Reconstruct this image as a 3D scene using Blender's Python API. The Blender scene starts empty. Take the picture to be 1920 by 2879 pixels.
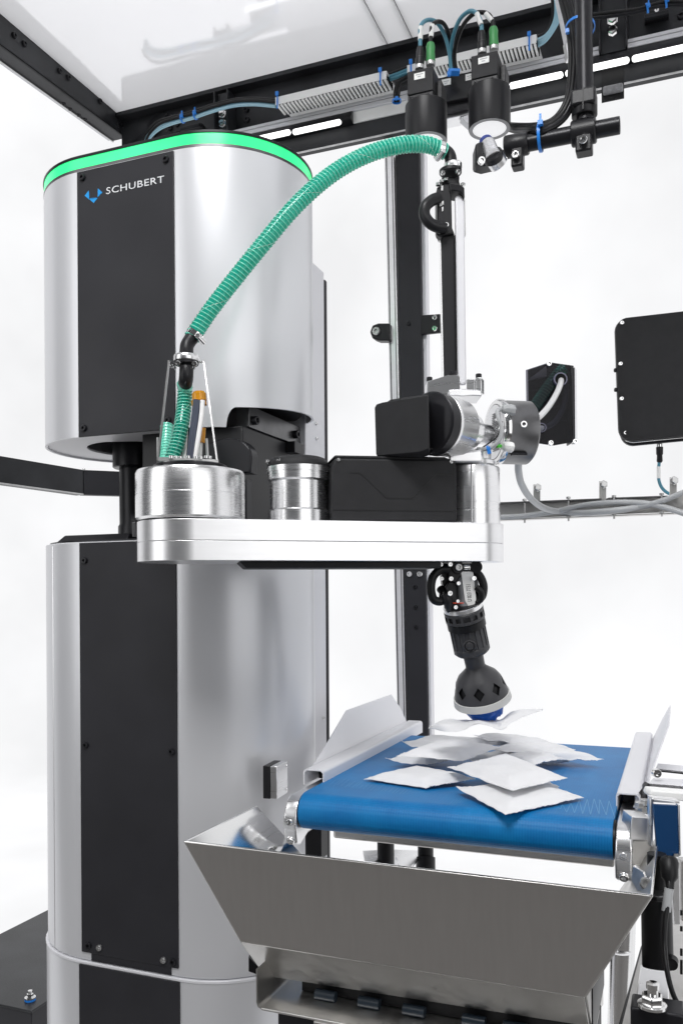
import bpy, bmesh, math, random
from mathutils import Vector as V, Matrix, noise
random.seed(7)
scene = bpy.context.scene
COL = scene.collection
PI = math.pi
# ------------------------------------------------------------------ camera
CZ = 1.35                                   # eye height above the studio floor
FP, PX, PY = 2409.0, 960.0, 1670.0          # focal length / principal point of the photograph
yaw, roll = math.radians(21.5), -0.006
F = V((-math.sin(yaw), math.cos(yaw), 0)); R0 = V((math.cos(yaw), math.sin(yaw), 0)); U0 = V((0, 0, 1))
RC = R0*math.cos(roll) + U0*math.sin(roll)
UC = U0*math.cos(roll) - R0*math.sin(roll)
CAM = V((0, 0, CZ))
cd = bpy.data.cameras.new('camera'); cam = bpy.data.objects.new('camera', cd); COL.objects.link(cam)
m = Matrix.Identity(4)
for i in range(3):
    m[i][0] = RC[i]; m[i][1] = UC[i]; m[i][2] = -F[i]; m[i][3] = CAM[i]
cam.matrix_world = m
cd.sensor_fit = 'VERTICAL'; cd.sensor_height = 36; cd.lens = FP/2879*36
cd.shift_y = (PY-1439.5)/2879; cd.clip_start = 0.05; cd.clip_end = 60
scene.camera = cam
# ------------------------------------------------------------------ world, lamps, exposure
w = bpy.data.worlds.new('World'); scene.world = w; w.use_nodes = True
bg = w.node_tree.nodes['Background']; bg.inputs[0].default_value = (.62, .64, .68, 1); bg.inputs[1].default_value = .12
scene.view_settings.view_transform = 'Standard'; scene.view_settings.look = 'None'
scene.view_settings.exposure = 0; scene.view_settings.gamma = 1

def softbox(name, loc, target, sx, sy, power, col=(1, 1, 1)):
    l = bpy.data.lights.new(name, 'AREA'); l.shape = 'RECTANGLE'; l.size = sx; l.size_y = sy; l.energy = power; l.color = col
    o = bpy.data.objects.new(name, l); COL.objects.link(o); o.location = loc
    o.rotation_euler = (V(target)-V(loc)).to_track_quat('-Z', 'Y').to_euler(); return o
softbox('softbox_right', (2.2, -.9, CZ+.8), (-.3, 1.4, CZ+.1), 2.6, 2.8, 37)
softbox('softbox_left', (-2.7, -1.0, CZ+.8), (-.9, 1.5, CZ+.1), 1.5, 2.8, 27)
softbox('softbox_top', (-.3, -.5, CZ+2.4), (-.4, 1.5, CZ-.3), 1.3, .8, 70)
softbox('overhead_fill', (-.3, 1.7, CZ+2.5), (-.3, 1.7, CZ), 3.4, 2.0, 58)  # unseen lamp added above the ceiling panels to shine through and brighten them

# ------------------------------------------------------------------ pixel -> place helpers (measuring the photograph)
def ray(x, y): return F + RC*((x-PX)/FP) + UC*((PY-y)/FP)
def D(x, y, d): return CAM + ray(x, y)*d
def YP(x, y, Y): r = ray(x, y); return CAM + r*(Y/r.y)
def XP(x, y, X): r = ray(x, y); return CAM + r*(X/r.x)
def ZP(x, y, z): r = ray(x, y); return CAM + r*(z/r.z)
def sz(px, d): return px*d/FP
TOCAM = -F

# ------------------------------------------------------------------ mesh helpers
def frame(axis):
    a = V(axis).normalized(); h = V((0, 0, 1)) if abs(a.z) < .9 else V((1, 0, 0))
    u = h.cross(a).normalized(); return a, u, a.cross(u)
def smooth_path(pts, k=6):
    pts = [V(p) for p in pts]
    if len(pts) < 3: return pts
    P = [pts[0]*2-pts[1]] + pts + [pts[-1]*2-pts[-2]]; out = []
    for i in range(1, len(P)-2):
        for j in range(k):
            t = j/k; a, b, c, d = P[i-1], P[i], P[i+1], P[i+2]
            out.append(.5*((2*b)+(c-a)*t+(2*a-5*b+4*c-d)*t*t+(3*b-a-3*c+d)*t**3))
    out.append(P[-2]); return out
class M:
    def __init__(s): s.v = []; s.f = []
    def add(s, vs, fs):
        o = len(s.v); s.v += [V(p) for p in vs]; s.f += [tuple(i+o for i in f) for f in fs]; return s
    def box(s, a, b):
        (x0, y0, z0), (x1, y1, z1) = a, b
        return s.add([(x, y, z) for z in (z0, z1) for y in (y0, y1) for x in (x0, x1)],
                     [(0, 2, 3, 1), (4, 5, 7, 6), (0, 1, 5, 4), (2, 6, 7, 3), (0, 4, 6, 2), (1, 3, 7, 5)])
    def obox(s, c, ax, ay, az, hx, hy, hz):
        c, ax, ay, az = V(c), V(ax).normalized()*hx, V(ay).normalized()*hy, V(az).normalized()*hz
        return s.add([c+ax*i+ay*j+az*k for k in (-1, 1) for j in (-1, 1) for i in (-1, 1)],
                     [(0, 2, 3, 1), (4, 5, 7, 6), (0, 1, 5, 4), (2, 6, 7, 3), (0, 4, 6, 2), (1, 3, 7, 5)])
    def prism(s, poly, vec):
        n = len(poly); vec = V(vec); p = [V(q) for q in poly]
        return s.add(p+[q+vec for q in p], [tuple(range(n)), tuple(range(2*n-1, n-1, -1))]+[(i, (i+1) % n, n+(i+1) % n, n+i) for i in range(n)])
    def tube(s, pts, r, n=10, k=6, caps=True):
        pts = smooth_path(pts, k); rs = r if callable(r) else (lambda t: r)
        t0 = (pts[1]-pts[0]).normalized(); _, u, _ = frame(t0); rings = []
        for i, p in enumerate(pts):
            t = (pts[min(i+1, len(pts)-1)]-pts[max(i-1, 0)]).normalized()
            u = (u-t*u.dot(t)).normalized(); b = t.cross(u); rr = rs(i/(len(pts)-1))
            rings.append([p+(u*math.cos(2*PI*j/n)+b*math.sin(2*PI*j/n))*rr for j in range(n)])
        fs = [(i*n+j, i*n+(j+1) % n, (i+1)*n+(j+1) % n, (i+1)*n+j) for i in range(len(rings)-1) for j in range(n)]
        if caps: fs += [tuple(range(n-1, -1, -1)), tuple((len(rings)-1)*n+j for j in range(n))]
        return s.add([q for g in rings for q in g], fs)
    def helix(s, pts, R, r, pitch, n=5, seg=14, start=0, end=1, hands=1):
        pts = smooth_path(pts, 10); L = [0]
        for a, b in zip(pts, pts[1:]): L.append(L[-1]+(b-a).length)
        _, u, _ = frame(pts[1]-pts[0]); us = []
        for i, p in enumerate(pts):
            t = (pts[min(i+1, len(pts)-1)]-pts[max(i-1, 0)]).normalized(); u = (u-t*u.dot(t)).normalized(); us.append((t, u.copy()))
        tot = L[-1]; q = []; N = int(tot/pitch*seg); i = 0
        for kk in range(N+1):
            d = tot*kk/N
            while i < len(L)-2 and L[i+1] < d: i += 1
            f = (d-L[i])/max(L[i+1]-L[i], 1e-9); p = pts[i].lerp(pts[i+1], f); t = us[i][0].lerp(us[i+1][0], f).normalized(); uu = us[i][1].lerp(us[i+1][1], f).normalized()
            a = 2*PI*kk/seg; q.append(p+(uu*math.cos(a)+t.cross(uu)*math.sin(a))*R)
        return s.tube(q, r, n, 1) if False else s._raw(q, r, n)
    def _raw(s, pts, r, n):
        _, u, _ = frame(pts[1]-pts[0]); rings = []
        for i, p in enumerate(pts):
            t = (pts[min(i+1, len(pts)-1)]-pts[max(i-1, 0)]).normalized(); u = (u-t*u.dot(t)).normalized(); b = t.cross(u)
            rings.append([p+(u*math.cos(2*PI*j/n)+b*math.sin(2*PI*j/n))*r for j in range(n)])
        return s.add([q for g in rings for q in g], [(i*n+j, i*n+(j+1) % n, (i+1)*n+(j+1) % n, (i+1)*n+j) for i in range(len(rings)-1) for j in range(n)])
    def lathe(s, o, axis, prof, n=40, rot=0, ring=False):
        a, u, b = frame(axis); o = V(o); k = len(prof); vs = []
        for r, h in prof:
            for j in range(n):
                t = 2*PI*j/n+rot; vs.append(o+a*h+(u*math.cos(t)+b*math.sin(t))*max(r, 1e-6))
        fs = [(i*n+j, i*n+(j+1) % n, (i+1)*n+(j+1) % n, (i+1)*n+j) for i in range(k-1) for j in range(n)]
        if ring: fs += [((k-1)*n+j, (k-1)*n+(j+1) % n, (j+1) % n, j) for j in range(n)]
        else: fs += [tuple(range(n-1, -1, -1)), tuple((k-1)*n+j for j in range(n))]
        return s.add(vs, fs)
    def cyl(s, p, q, r, n=24, r2=None):
        p, q = V(p), V(q); L = (q-p).length
        return s.lathe(p, q-p, [(r, 0), (r if r2 is None else r2, L)], n)
def hull2(c0, r0, c1, r1, n=24):
    """outline of two circles joined by their outer tangents, counter-clockwise"""
    c0, c1 = V(c0), V(c1); d = c1-c0; L = d.length; th = math.atan2(d.y, d.x); al = math.acos((r0-r1)/L); out = []
    for i in range(n+1):
        a = th+al+(2*PI-2*al)*i/n; out.append((c0.x+r0*math.cos(a), c0.y+r0*math.sin(a)))
    for i in range(n+1):
        a = th-al+(2*al)*i/n; out.append((c1.x+r1*math.cos(a), c1.y+r1*math.sin(a)))
    return out
def P3(poly, z): return [V((x, y, z)) for x, y in poly]

def wloc(o):
    p = V((0, 0, 0))
    while o is not None: p += o.location; o = o.parent
    return p
def part(name, m_, mat, parent=None, bevel=0, ang=38, label=None, seg=2, flip=True):
    me = bpy.data.meshes.new(name); off = wloc(parent)
    vs = [p-off for p in m_.v]
    c = V((0, 0, 0))
    if parent is None and vs:
        c = V((sum(p.x for p in vs)/len(vs), sum(p.y for p in vs)/len(vs), min(p.z for p in vs))); vs = [p-c for p in vs]
    me.from_pydata(vs, [], m_.f)
    if flip:
        bm = bmesh.new(); bm.from_mesh(me); bmesh.ops.recalc_face_normals(bm, faces=bm.faces); bm.to_mesh(me); bm.free()
    me.polygons.foreach_set('use_smooth', [True]*len(me.polygons))
    me.set_sharp_from_angle(angle=math.radians(ang))
    me.materials.append(mat)
    o = bpy.data.objects.new(name, me); COL.objects.link(o); o.parent = parent; o.location = c
    if bevel:
        b = o.modifiers.new('bevel', 'BEVEL'); b.width = bevel; b.segments = seg; b.limit_method = 'ANGLE'; b.angle_limit = math.radians(35)
    if label: o['label'] = label
    return o
def thing(name, label, cat, loc, group=None):
    o = bpy.data.objects.new(name, None); COL.objects.link(o); o.location = loc; o.empty_display_size = .03
    o['label'] = label; o['category'] = cat
    if group: o['group'] = group
    return o
def tag(o, label, cat, group=None):
    o['label'] = label; o['category'] = cat
    if group: o['group'] = group
    return o
def struct(o): o['kind'] = 'structure'; return o

# ------------------------------------------------------------------ materials
def mat(name, col, rough=.5, metal=0, bump=0, bscale=80, stretch=(1, 1, 1), cvar=0, rvar=0, cscale=None, emit=None, es=1, coat=0, spec=None, trans=0):
    mt = bpy.data.materials.new(name); mt.use_nodes = True; nt = mt.node_tree; n = nt.nodes; L = nt.links; b = n['Principled BSDF']
    c = (col[0], col[1], col[2], 1)
    b.inputs['Base Color'].default_value = c; b.inputs['Roughness'].default_value = rough; b.inputs['Metallic'].default_value = metal
    if coat: b.inputs['Coat Weight'].default_value = coat; b.inputs['Coat Roughness'].default_value = .05
    if spec is not None: b.inputs['Specular IOR Level'].default_value = spec
    if trans: b.inputs['Transmission Weight'].default_value = trans
    if emit: b.inputs['Emission Color'].default_value = (*emit, 1); b.inputs['Emission Strength'].default_value = es
    if bump or cvar or rvar:
        tc = n.new('ShaderNodeTexCoord'); mp = n.new('ShaderNodeMapping'); mp.inputs['Scale'].default_value = stretch; L.new(tc.outputs['Object'], mp.inputs[0])
        if bump or rvar:
            nz = n.new('ShaderNodeTexNoise'); nz.inputs['Scale'].default_value = bscale; nz.inputs['Detail'].default_value = 4; L.new(mp.outputs[0], nz.inputs[0])
        if bump:
            bp = n.new('ShaderNodeBump'); bp.inputs['Strength'].default_value = bump; bp.inputs['Distance'].default_value = .001
            L.new(nz.outputs[0], bp.inputs['Height']); L.new(bp.outputs[0], b.inputs['Normal'])
        if rvar:
            mr = n.new('ShaderNodeMapRange'); mr.interpolation_type = 'SMOOTHSTEP'; mr.inputs[1].default_value = .15; mr.inputs[2].default_value = .85; mr.inputs[3].default_value = max(rough-rvar, .02); mr.inputs[4].default_value = rough+rvar
            L.new(nz.outputs[0], mr.inputs[0]); L.new(mr.outputs[0], b.inputs['Roughness'])
        if cvar:
            n2 = n.new('ShaderNodeTexNoise'); n2.inputs['Scale'].default_value = cscale or bscale*.2; n2.inputs['Detail'].default_value = 5; L.new(mp.outputs[0], n2.inputs[0])
            rp = n.new('ShaderNodeMix'); rp.data_type = 'RGBA'; mr2 = n.new('ShaderNodeMapRange'); mr2.interpolation_type = 'SMOOTHSTEP'; mr2.inputs[1].default_value = .15; mr2.inputs[2].default_value = .85
            L.new(n2.outputs[0], mr2.inputs[0]); L.new(mr2.outputs[0], rp.inputs[0])
            rp.inputs[6].default_value = (*[x*(1-cvar) for x in col[:3]], 1); rp.inputs[7].default_value = (*[min(1, x*(1+cvar)) for x in col[:3]], 1)
            L.new(rp.outputs[2], b.inputs['Base Color'])
    return mt
PAINT = mat('silver_paint', (.66, .665, .69), .30, .30, cvar=.025, cscale=2.5)
PAINT2 = mat('pale_paint', (.72, .72, .75), .4, .1)
PANEL = mat('black_panel', (.020, .020, .024), .5, 0, bscale=7, rvar=.07, cvar=.16, cscale=9, spec=.3)
BLK = mat('black_plastic', (.012, .012, .014), .38, 0, bump=.05, bscale=700, spec=.3)
BLKT = mat('black_textured', (.017, .017, .019), .55, 0, bump=.4, bscale=1500, cvar=.15, cscale=40, spec=.3)
BLKM = mat('black_anodised', (.015, .015, .018), .33, .3, bump=.03, bscale=500, cvar=.3, cscale=8, spec=.35)
BEAM = mat('black_beam_paint', (.024, .025, .028), .36, .2, bump=.04, bscale=300, cvar=.45, cscale=9, rvar=.08, spec=.3)
RUB = mat('black_rubber', (.007, .007, .008), .42, spec=.3)
CUP = mat('grey_nylon', (.050, .050, .054), .38, 0, bump=.1, bscale=900, spec=.3)
ALU = mat('turned_aluminium', (.82, .82, .83), .27, 1, bscale=10, stretch=(1, 1, 30), rvar=.014, cvar=.025, cscale=7)
ALUX = mat('brushed_aluminium', (.84, .84, .85), .34, 1, bump=.004, bscale=50, stretch=(1, 1, 16), rvar=.03, cvar=.03, cscale=8)
ALUM = mat('milled_aluminium', (.83, .83, .84), .28, 1, bscale=8, stretch=(1, 1, 40), rvar=.012, cvar=.02, cscale=6)
STEEL = mat('stainless_brushed', (.65, .635, .62), .33, 1, bscale=60, stretch=(14, 14, 1), rvar=.015, cvar=.022, cscale=9)
STEELW = mat('stainless_worn', (.60, .59, .575), .36, 1, bump=.004, bscale=60, rvar=.07, cvar=.08, cscale=12)
CHROME = mat('polished_steel', (.78, .78, .78), .14, 1)
ZINC = mat('zinc_steel', (.52, .52, .52), .36, 1, cvar=.15, cscale=60)
DSTEEL = mat('dark_steel', (.16, .16, .165), .34, .9, bump=.08, bscale=200, cvar=.2, cscale=30)
GREYC = mat('grey_cable', (.40, .41, .42), .42, cvar=.05)
TEAL = mat('teal_cable', (.07, .23, .31), .35)
PBLUE = mat('pale_blue_tube', (.30, .52, .63), .22, coat=.4)
TIE = mat('blue_zip_tie', (.02, .22, .72), .35)
WPL = mat('white_plastic', (.86, .86, .85), .42)
LAB = mat('label_white', (.83, .83, .82), .5)
INK = mat('print_grey', (.12, .12, .13), .6)
TXT = mat('letter_white', (.74, .75, .77), .5)
LOGO = mat('logo_blue', (.0, .29, .72), .45)
GREENP = mat('green_plastic', (.045, .27, .075), .42)
NAVY = mat('navy_reflector', (.004, .04, .125), .22, 0)
PADB = mat('blue_silicone', (.005, .10, .50), .3, trans=.2, bump=.6, bscale=120)
AMBER = mat('amber_resin', (.80, .36, .02), .15, trans=.35)
PAPER = mat('white_paper', (.77, .77, .785), .62, bump=.6, bscale=70, cvar=.02)
TUBEG = mat('grey_tube', (.33, .34, .36), .3, .2)
REDM = mat('red_plastic', (.5, .05, .02), .4)
WOODW = mat('foam_grey', (.26, .26, .27), .9, bump=.6, bscale=300, cvar=.25, cscale=150)

def green_band():
    mt = bpy.data.materials.new('green_light_band'); mt.use_nodes = True; nt = mt.node_tree; n = nt.nodes; L = nt.links; b = n['Principled BSDF']
    b.inputs['Base Color'].default_value = (.05, .5, .2, 1); b.inputs['Roughness'].default_value = .25
    tc = n.new('ShaderNodeTexCoord'); nz = n.new('ShaderNodeTexNoise'); nz.inputs['Scale'].default_value = 9; L.new(tc.outputs['Object'], nz.inputs[0])
    r = n.new('ShaderNodeValToRGB'); r.color_ramp.elements[0].position = .35; r.color_ramp.elements[0].color = (.0, .72, .17, 1)
    r.color_ramp.elements[1].position = .65; r.color_ramp.elements[1].color = (.02, .86, .26, 1)
    L.new(nz.outputs[0], r.inputs[0]); L.new(r.outputs[0], b.inputs['Emission Color']); b.inputs['Emission Strength'].default_value = .98
    return mt
BAND = green_band()
LEDM = mat('led_lens', (.8, .8, .8), .2, emit=(1, 1, .99), es=1.6)
RINGL = mat('ring_light', (.45, .45, .47), .5, emit=(1, 1, 1), es=.62)
RIMG = mat('grey_lens_rim', (.30, .30, .31), .4)

def hose_wall(name, col, alpha):
    mt = bpy.data.materials.new(name); mt.use_nodes = True; nt = mt.node_tree; n = nt.nodes; L = nt.links; b = n['Principled BSDF']
    b.inputs['Base Color'].default_value = (*col, 1); b.inputs['Roughness'].default_value = .12; b.inputs['Coat Weight'].default_value = .6
    tl = n.new('ShaderNodeBsdfTranslucent'); tl.inputs[0].default_value = (*[min(1, c*1.25) for c in col], 1)
    tr = n.new('ShaderNodeBsdfTransparent'); tr.inputs[0].default_value = (.45, .95, .82, 1)
    m1 = n.new('ShaderNodeMixShader'); m1.inputs[0].default_value = .35; m2 = n.new('ShaderNodeMixShader'); m2.inputs[0].default_value = alpha
    o = n['Material Output']; L.new(b.outputs[0], m1.inputs[1]); L.new(tl.outputs[0], m1.inputs[2]); L.new(m1.outputs[0], m2.inputs[1]); L.new(tr.outputs[0], m2.inputs[2]); L.new(m2.outputs[0], o.inputs[0])
    return mt
HOSE = hose_wall('green_hose_wall', (.0, .44, .33), .36)
HSP = mat('green_hose_spiral', (.17, .70, .53), .25, coat=.5)
HSW = mat('hose_white_thread', (.72, .80, .74), .4)

def belt_mat():
    mt = bpy.data.materials.new('blue_belt'); mt.use_nodes = True; nt = mt.node_tree; n = nt.nodes; L = nt.links; b = n['Principled BSDF']
    b.inputs['Roughness'].default_value = .46; b.inputs['Specular IOR Level'].default_value = .3
    tc = n.new('ShaderNodeTexCoord')
    wv = n.new('ShaderNodeTexWave'); wv.bands_direction = 'X'; wv.inputs['Scale'].default_value = 75; wv.inputs['Distortion'].default_value = .6; wv.inputs['Detail'].default_value = 1
    w2 = n.new('ShaderNodeTexWave'); w2.bands_direction = 'Y'; w2.inputs['Scale'].default_value = 95; w2.inputs['Distortion'].default_value = .6
    for q in (wv, w2): L.new(tc.outputs['Object'], q.inputs[0])
    mx = n.new('ShaderNodeMath'); mx.operation = 'ADD'; L.new(wv.outputs[1], mx.inputs[0]); L.new(w2.outputs[1], mx.inputs[1])
    bp = n.new('ShaderNodeBump'); bp.inputs['Strength'].default_value = .35; bp.inputs['Distance'].default_value = .0005; L.new(mx.outputs[0], bp.inputs['Height']); L.new(bp.outputs[0], b.inputs['Normal'])
    nz = n.new('ShaderNodeTexNoise'); nz.inputs['Scale'].default_value = 18; nz.inputs['Detail'].default_value = 6; L.new(tc.outputs['Object'], nz.inputs[0])
    ad = n.new('ShaderNodeMath'); ad.operation = 'MULTIPLY_ADD'; ad.inputs[1].default_value = .10; L.new(mx.outputs[0], ad.inputs[0]); L.new(nz.outputs[0], ad.inputs[2])
    r = n.new('ShaderNodeValToRGB'); r.color_ramp.elements[0].position = .3; r.color_ramp.elements[0].color = (.001, .125, .36, 1); r.color_ramp.elements[1].position = .85; r.color_ramp.elements[1].color = (.003, .185, .46, 1)
    L.new(ad.outputs[0], r.inputs[0]); L.new(r.outputs[0], b.inputs['Base Color']); return mt
BELT = belt_mat()

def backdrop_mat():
    mt = bpy.data.materials.new('glowing_backdrop'); mt.use_nodes = True; nt = mt.node_tree; n = nt.nodes; L = nt.links
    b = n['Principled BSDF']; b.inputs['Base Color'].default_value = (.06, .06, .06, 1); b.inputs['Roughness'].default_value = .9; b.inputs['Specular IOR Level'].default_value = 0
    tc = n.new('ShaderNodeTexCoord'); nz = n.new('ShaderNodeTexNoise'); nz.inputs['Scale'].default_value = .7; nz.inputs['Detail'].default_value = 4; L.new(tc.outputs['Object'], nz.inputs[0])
    r = n.new('ShaderNodeMapRange'); r.inputs[1].default_value = .35; r.inputs[2].default_value = .6; r.inputs[3].default_value = .86; r.inputs[4].default_value = .985; L.new(nz.outputs[0], r.inputs[0])  # white glow and its cloudy unevenness painted into the emission, no lamp behind
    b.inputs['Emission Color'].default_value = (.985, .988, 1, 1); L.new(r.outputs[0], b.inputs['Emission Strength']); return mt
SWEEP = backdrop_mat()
FLOORM = mat('dark_studio_floor', (.15, .143, .138), .7, bump=.2, bscale=60, cvar=.2, cscale=3)

def acrylic():
    mt = mat('white_acrylic', (.80, .80, .81), .035, 0)
    n = mt.node_tree.nodes; L = mt.node_tree.links; b = n['Principled BSDF']; tl = n.new('ShaderNodeBsdfTranslucent'); tl.inputs[0].default_value = (.86, .86, .87, 1); m0 = n.new('ShaderNodeMixShader'); m0.inputs[0].default_value = .7; L.new(b.outputs[0], m0.inputs[1]); L.new(tl.outputs[0], m0.inputs[2]); g = n.new('ShaderNodeBsdfGlossy'); g.inputs[0].default_value = (.92, .92, .94, 1); g.inputs[1].default_value = .09
    mx = n.new('ShaderNodeMixShader'); mx.inputs[0].default_value = .25; L.new(m0.outputs[0], mx.inputs[1]); L.new(g.outputs[0], mx.inputs[2]); L.new(mx.outputs[0], n['Material Output'].inputs[0]); return mt
ACRY = acrylic()
def smoked():
    mt = bpy.data.materials.new('smoked_cover'); mt.use_nodes = True; n = mt.node_tree.nodes; L = mt.node_tree.links; b = n['Principled BSDF']
    b.inputs['Base Color'].default_value = (.02, .02, .024, 1); b.inputs['Roughness'].default_value = .1
    tr = n.new('ShaderNodeBsdfTransparent'); tr.inputs[0].default_value = (.5, .5, .54, 1); mx = n.new('ShaderNodeMixShader'); mx.inputs[0].default_value = .78
    L.new(b.outputs[0], mx.inputs[1]); L.new(tr.outputs[0], mx.inputs[2]); L.new(mx.outputs[0], n['Material Output'].inputs[0]); return mt
SMOKE = smoked()

# ------------------------------------------------------------------ screws and bolts (shared meshes)
def _mesh(name, m_, mt, ang=35):
    me = bpy.data.meshes.new(name); me.from_pydata(m_.v, [], m_.f)
    bm = bmesh.new(); bm.from_mesh(me); bmesh.ops.recalc_face_normals(bm, faces=bm.faces); bm.to_mesh(me); bm.free()
    me.polygons.foreach_set('use_smooth', [True]*len(me.polygons)); me.set_sharp_from_angle(angle=math.radians(ang)); me.materials.append(mt); return me
sk = [(1, 0), (1, .45), (.8, .75), (.5, .75), (.46, .25), (0, .25)]
cap = [(1, 0), (1, 1.1), (.88, 1.25), (.56, 1.25), (.52, .6), (0, .6)]
SCREWS = {}
for nm, mt in (('black', BLKM), ('steel', CHROME), ('zinc', ZINC)):
    SCREWS[nm] = _mesh('screw_'+nm, M().lathe((0, 0, 0), (0, 0, 1), sk, 12), mt)
    SCREWS[nm+'_cap'] = _mesh('cap_screw_'+nm, M().lathe((0, 0, 0), (0, 0, 1), cap, 14), mt)
    SCREWS[nm+'_hex'] = _mesh('hex_bolt_'+nm, M().lathe((0, 0, 0), (0, 0, 1), [(1.25, 0), (1.25, .22), (.98, .22), (.98, .95), (.8, 1.1), (0, 1.1)], 6), mt)
def screw(parent, pos, nrm, r, kind='black', name=None):
    o = bpy.data.objects.new(name or ('bolt' if 'hex' in kind else 'screw'), SCREWS[kind]); COL.objects.link(o); o.parent = parent
    o.location = V(pos)-wloc(parent); o.rotation_euler = V(nrm).to_track_quat('Z', 'Y').to_euler(); o.scale = (r, r, r); return o
def text(s, size, mt, parent, org, xd, yd, sx=1, ext=.0003, name='lettering', space=1.0):
    c = bpy.data.curves.new(name, 'FONT'); c.body = s; c.size = size; c.extrude = ext; c.space_character = space; c.resolution_u = 3
    t = bpy.data.objects.new('tmp', c); COL.objects.link(t); bpy.context.view_layer.update()
    me = bpy.data.meshes.new_from_object(t.evaluated_get(bpy.context.evaluated_depsgraph_get())); bpy.data.objects.remove(t)
    xd, yd = V(xd).normalized(), V(yd).normalized(); nd = xd.cross(yd); off = V(org)-wloc(parent)
    for v in me.vertices: v.co = off + xd*v.co.x*sx + yd*v.co.y + nd*v.co.z
    me.materials.clear(); me.materials.append(mt); me.name = name
    o = bpy.data.objects.new(name, me); COL.objects.link(o); o.parent = parent; return o
def cut(o, cutters):
    """subtract cutter meshes (world coordinates) from part o"""
    off = wloc(o); tmp = []
    for m_ in cutters:
        me = bpy.data.meshes.new('cutter'); me.from_pydata([p-off for p in m_.v], [], m_.f); bm = bmesh.new(); bm.from_mesh(me); bmesh.ops.recalc_face_normals(bm, faces=bm.faces); bm.to_mesh(me); bm.free()
        c = bpy.data.objects.new('cutter', me); COL.objects.link(c); c.location = off; tmp.append(c)
        b = o.modifiers.new('b', 'BOOLEAN'); b.operation = 'DIFFERENCE'; b.solver = 'EXACT'; b.object = c
    bpy.context.view_layer.update(); me = bpy.data.meshes.new_from_object(o.evaluated_get(bpy.context.evaluated_depsgraph_get()))
    o.modifiers.clear(); o.data = me
    for c in tmp: bpy.data.objects.remove(c)
    me.polygons.foreach_set('use_smooth', [True]*len(me.polygons)); me.set_sharp_from_angle(angle=math.radians(35)); return o
def zip_tie(parent, c, axis, r, w=.004, sx=1.0, head=None):
    a, u, b = frame(axis); m_ = M(); n = 22; vs = []
    for h in (-w/2, w/2):
        for rr in (r, r+.0012):
            for j in range(n): t = 2*PI*j/n; vs.append(V(c)+a*h+(u*math.cos(t)*sx+b*math.sin(t))*rr)
    fs = []
    for j in range(n):
        k = (j+1) % n; fs += [(j, k, n+k, n+j), (2*n+j, 3*n+j, 3*n+k, 2*n+k), (n+j, n+k, 3*n+k, 3*n+j), (j, 2*n+j, 2*n+k, k)]
    m_.add(vs, fs)
    hd = V(head) if head else V(c)+TOCAM*r
    m_.obox(hd, a, u, b, w*.8, w*.8, w*.7)
    m_.obox(hd+V((0, 0, 1))*w*1.6, V((0, 0, 1)), u, a, w*1.4, w*.2, w*.35)
    return part('zip_tie', m_, TIE, parent)

# ================================================================== SETTING: backdrop and studio floor
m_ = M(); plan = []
for x, y in [(-5.2, 1.0), (-5.2, 3.6)]: plan.append((x, y))  # left side wall kept near, out of view, to brighten the column's edge
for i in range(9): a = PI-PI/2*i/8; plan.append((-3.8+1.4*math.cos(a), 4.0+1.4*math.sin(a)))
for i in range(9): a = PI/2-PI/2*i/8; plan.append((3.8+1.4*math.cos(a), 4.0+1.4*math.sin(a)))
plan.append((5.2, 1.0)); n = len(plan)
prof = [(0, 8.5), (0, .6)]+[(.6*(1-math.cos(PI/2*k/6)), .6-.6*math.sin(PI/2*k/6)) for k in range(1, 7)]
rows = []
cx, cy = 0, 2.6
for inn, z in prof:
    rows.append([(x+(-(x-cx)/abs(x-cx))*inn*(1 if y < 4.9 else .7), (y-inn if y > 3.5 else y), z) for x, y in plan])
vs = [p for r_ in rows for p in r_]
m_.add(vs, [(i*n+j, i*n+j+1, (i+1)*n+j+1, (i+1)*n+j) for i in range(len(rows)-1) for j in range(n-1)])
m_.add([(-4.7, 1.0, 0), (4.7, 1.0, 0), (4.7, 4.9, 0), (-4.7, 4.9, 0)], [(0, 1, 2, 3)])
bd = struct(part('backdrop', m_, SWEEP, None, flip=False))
struct(part('floor', M().add([(-6, -4, -.004), (6, -4, -.004), (6, 5.5, -.004), (-6, 5.5, -.004)], [(0, 1, 2, 3)]), FLOORM, None, flip=False))

# ================================================================== ROBOT COLUMN
C0, C1, RR = (-1.07, 1.53), (-.8545, 1.53), .18
YF = 1.35
col = thing('robot_column', 'tall silver and black robot column with rounded ends and a green light band on top', 'robot column', (-.96, 1.53, 0))
ST = lambda dr, n=32: hull2(C0, RR+dr, C1, RR+dr, n)
# upper housing: outer shell with the bottom raised over the right-hand notch
ztop, zbot = CZ+.815, CZ+.305
out, inn = ST(0, 48), ST(-.005, 48)
def zlow(x, y):
    if x > C1[0]+.004 and y < 1.66:
        a = math.atan2(y-C1[1], x-C1[0])
        s0 = -1.045
        if a > s0:
            t = min(1, (a-s0)/.10); return zbot+(.036*math.sqrt(1-(1-t)**2)) + .014*max(0, (a-s0))/1.4
    return zbot
N = len(out); dense_o, dense_i = [], []
for i in range(N):
    a, b = V(out[i]), V(out[(i+1) % N]); c, d = V(inn[i]), V(inn[(i+1) % N]); k = 5
    for j in range(k): dense_o.append(a.lerp(b, j/k)); dense_i.append(c.lerp(d, j/k))
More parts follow.
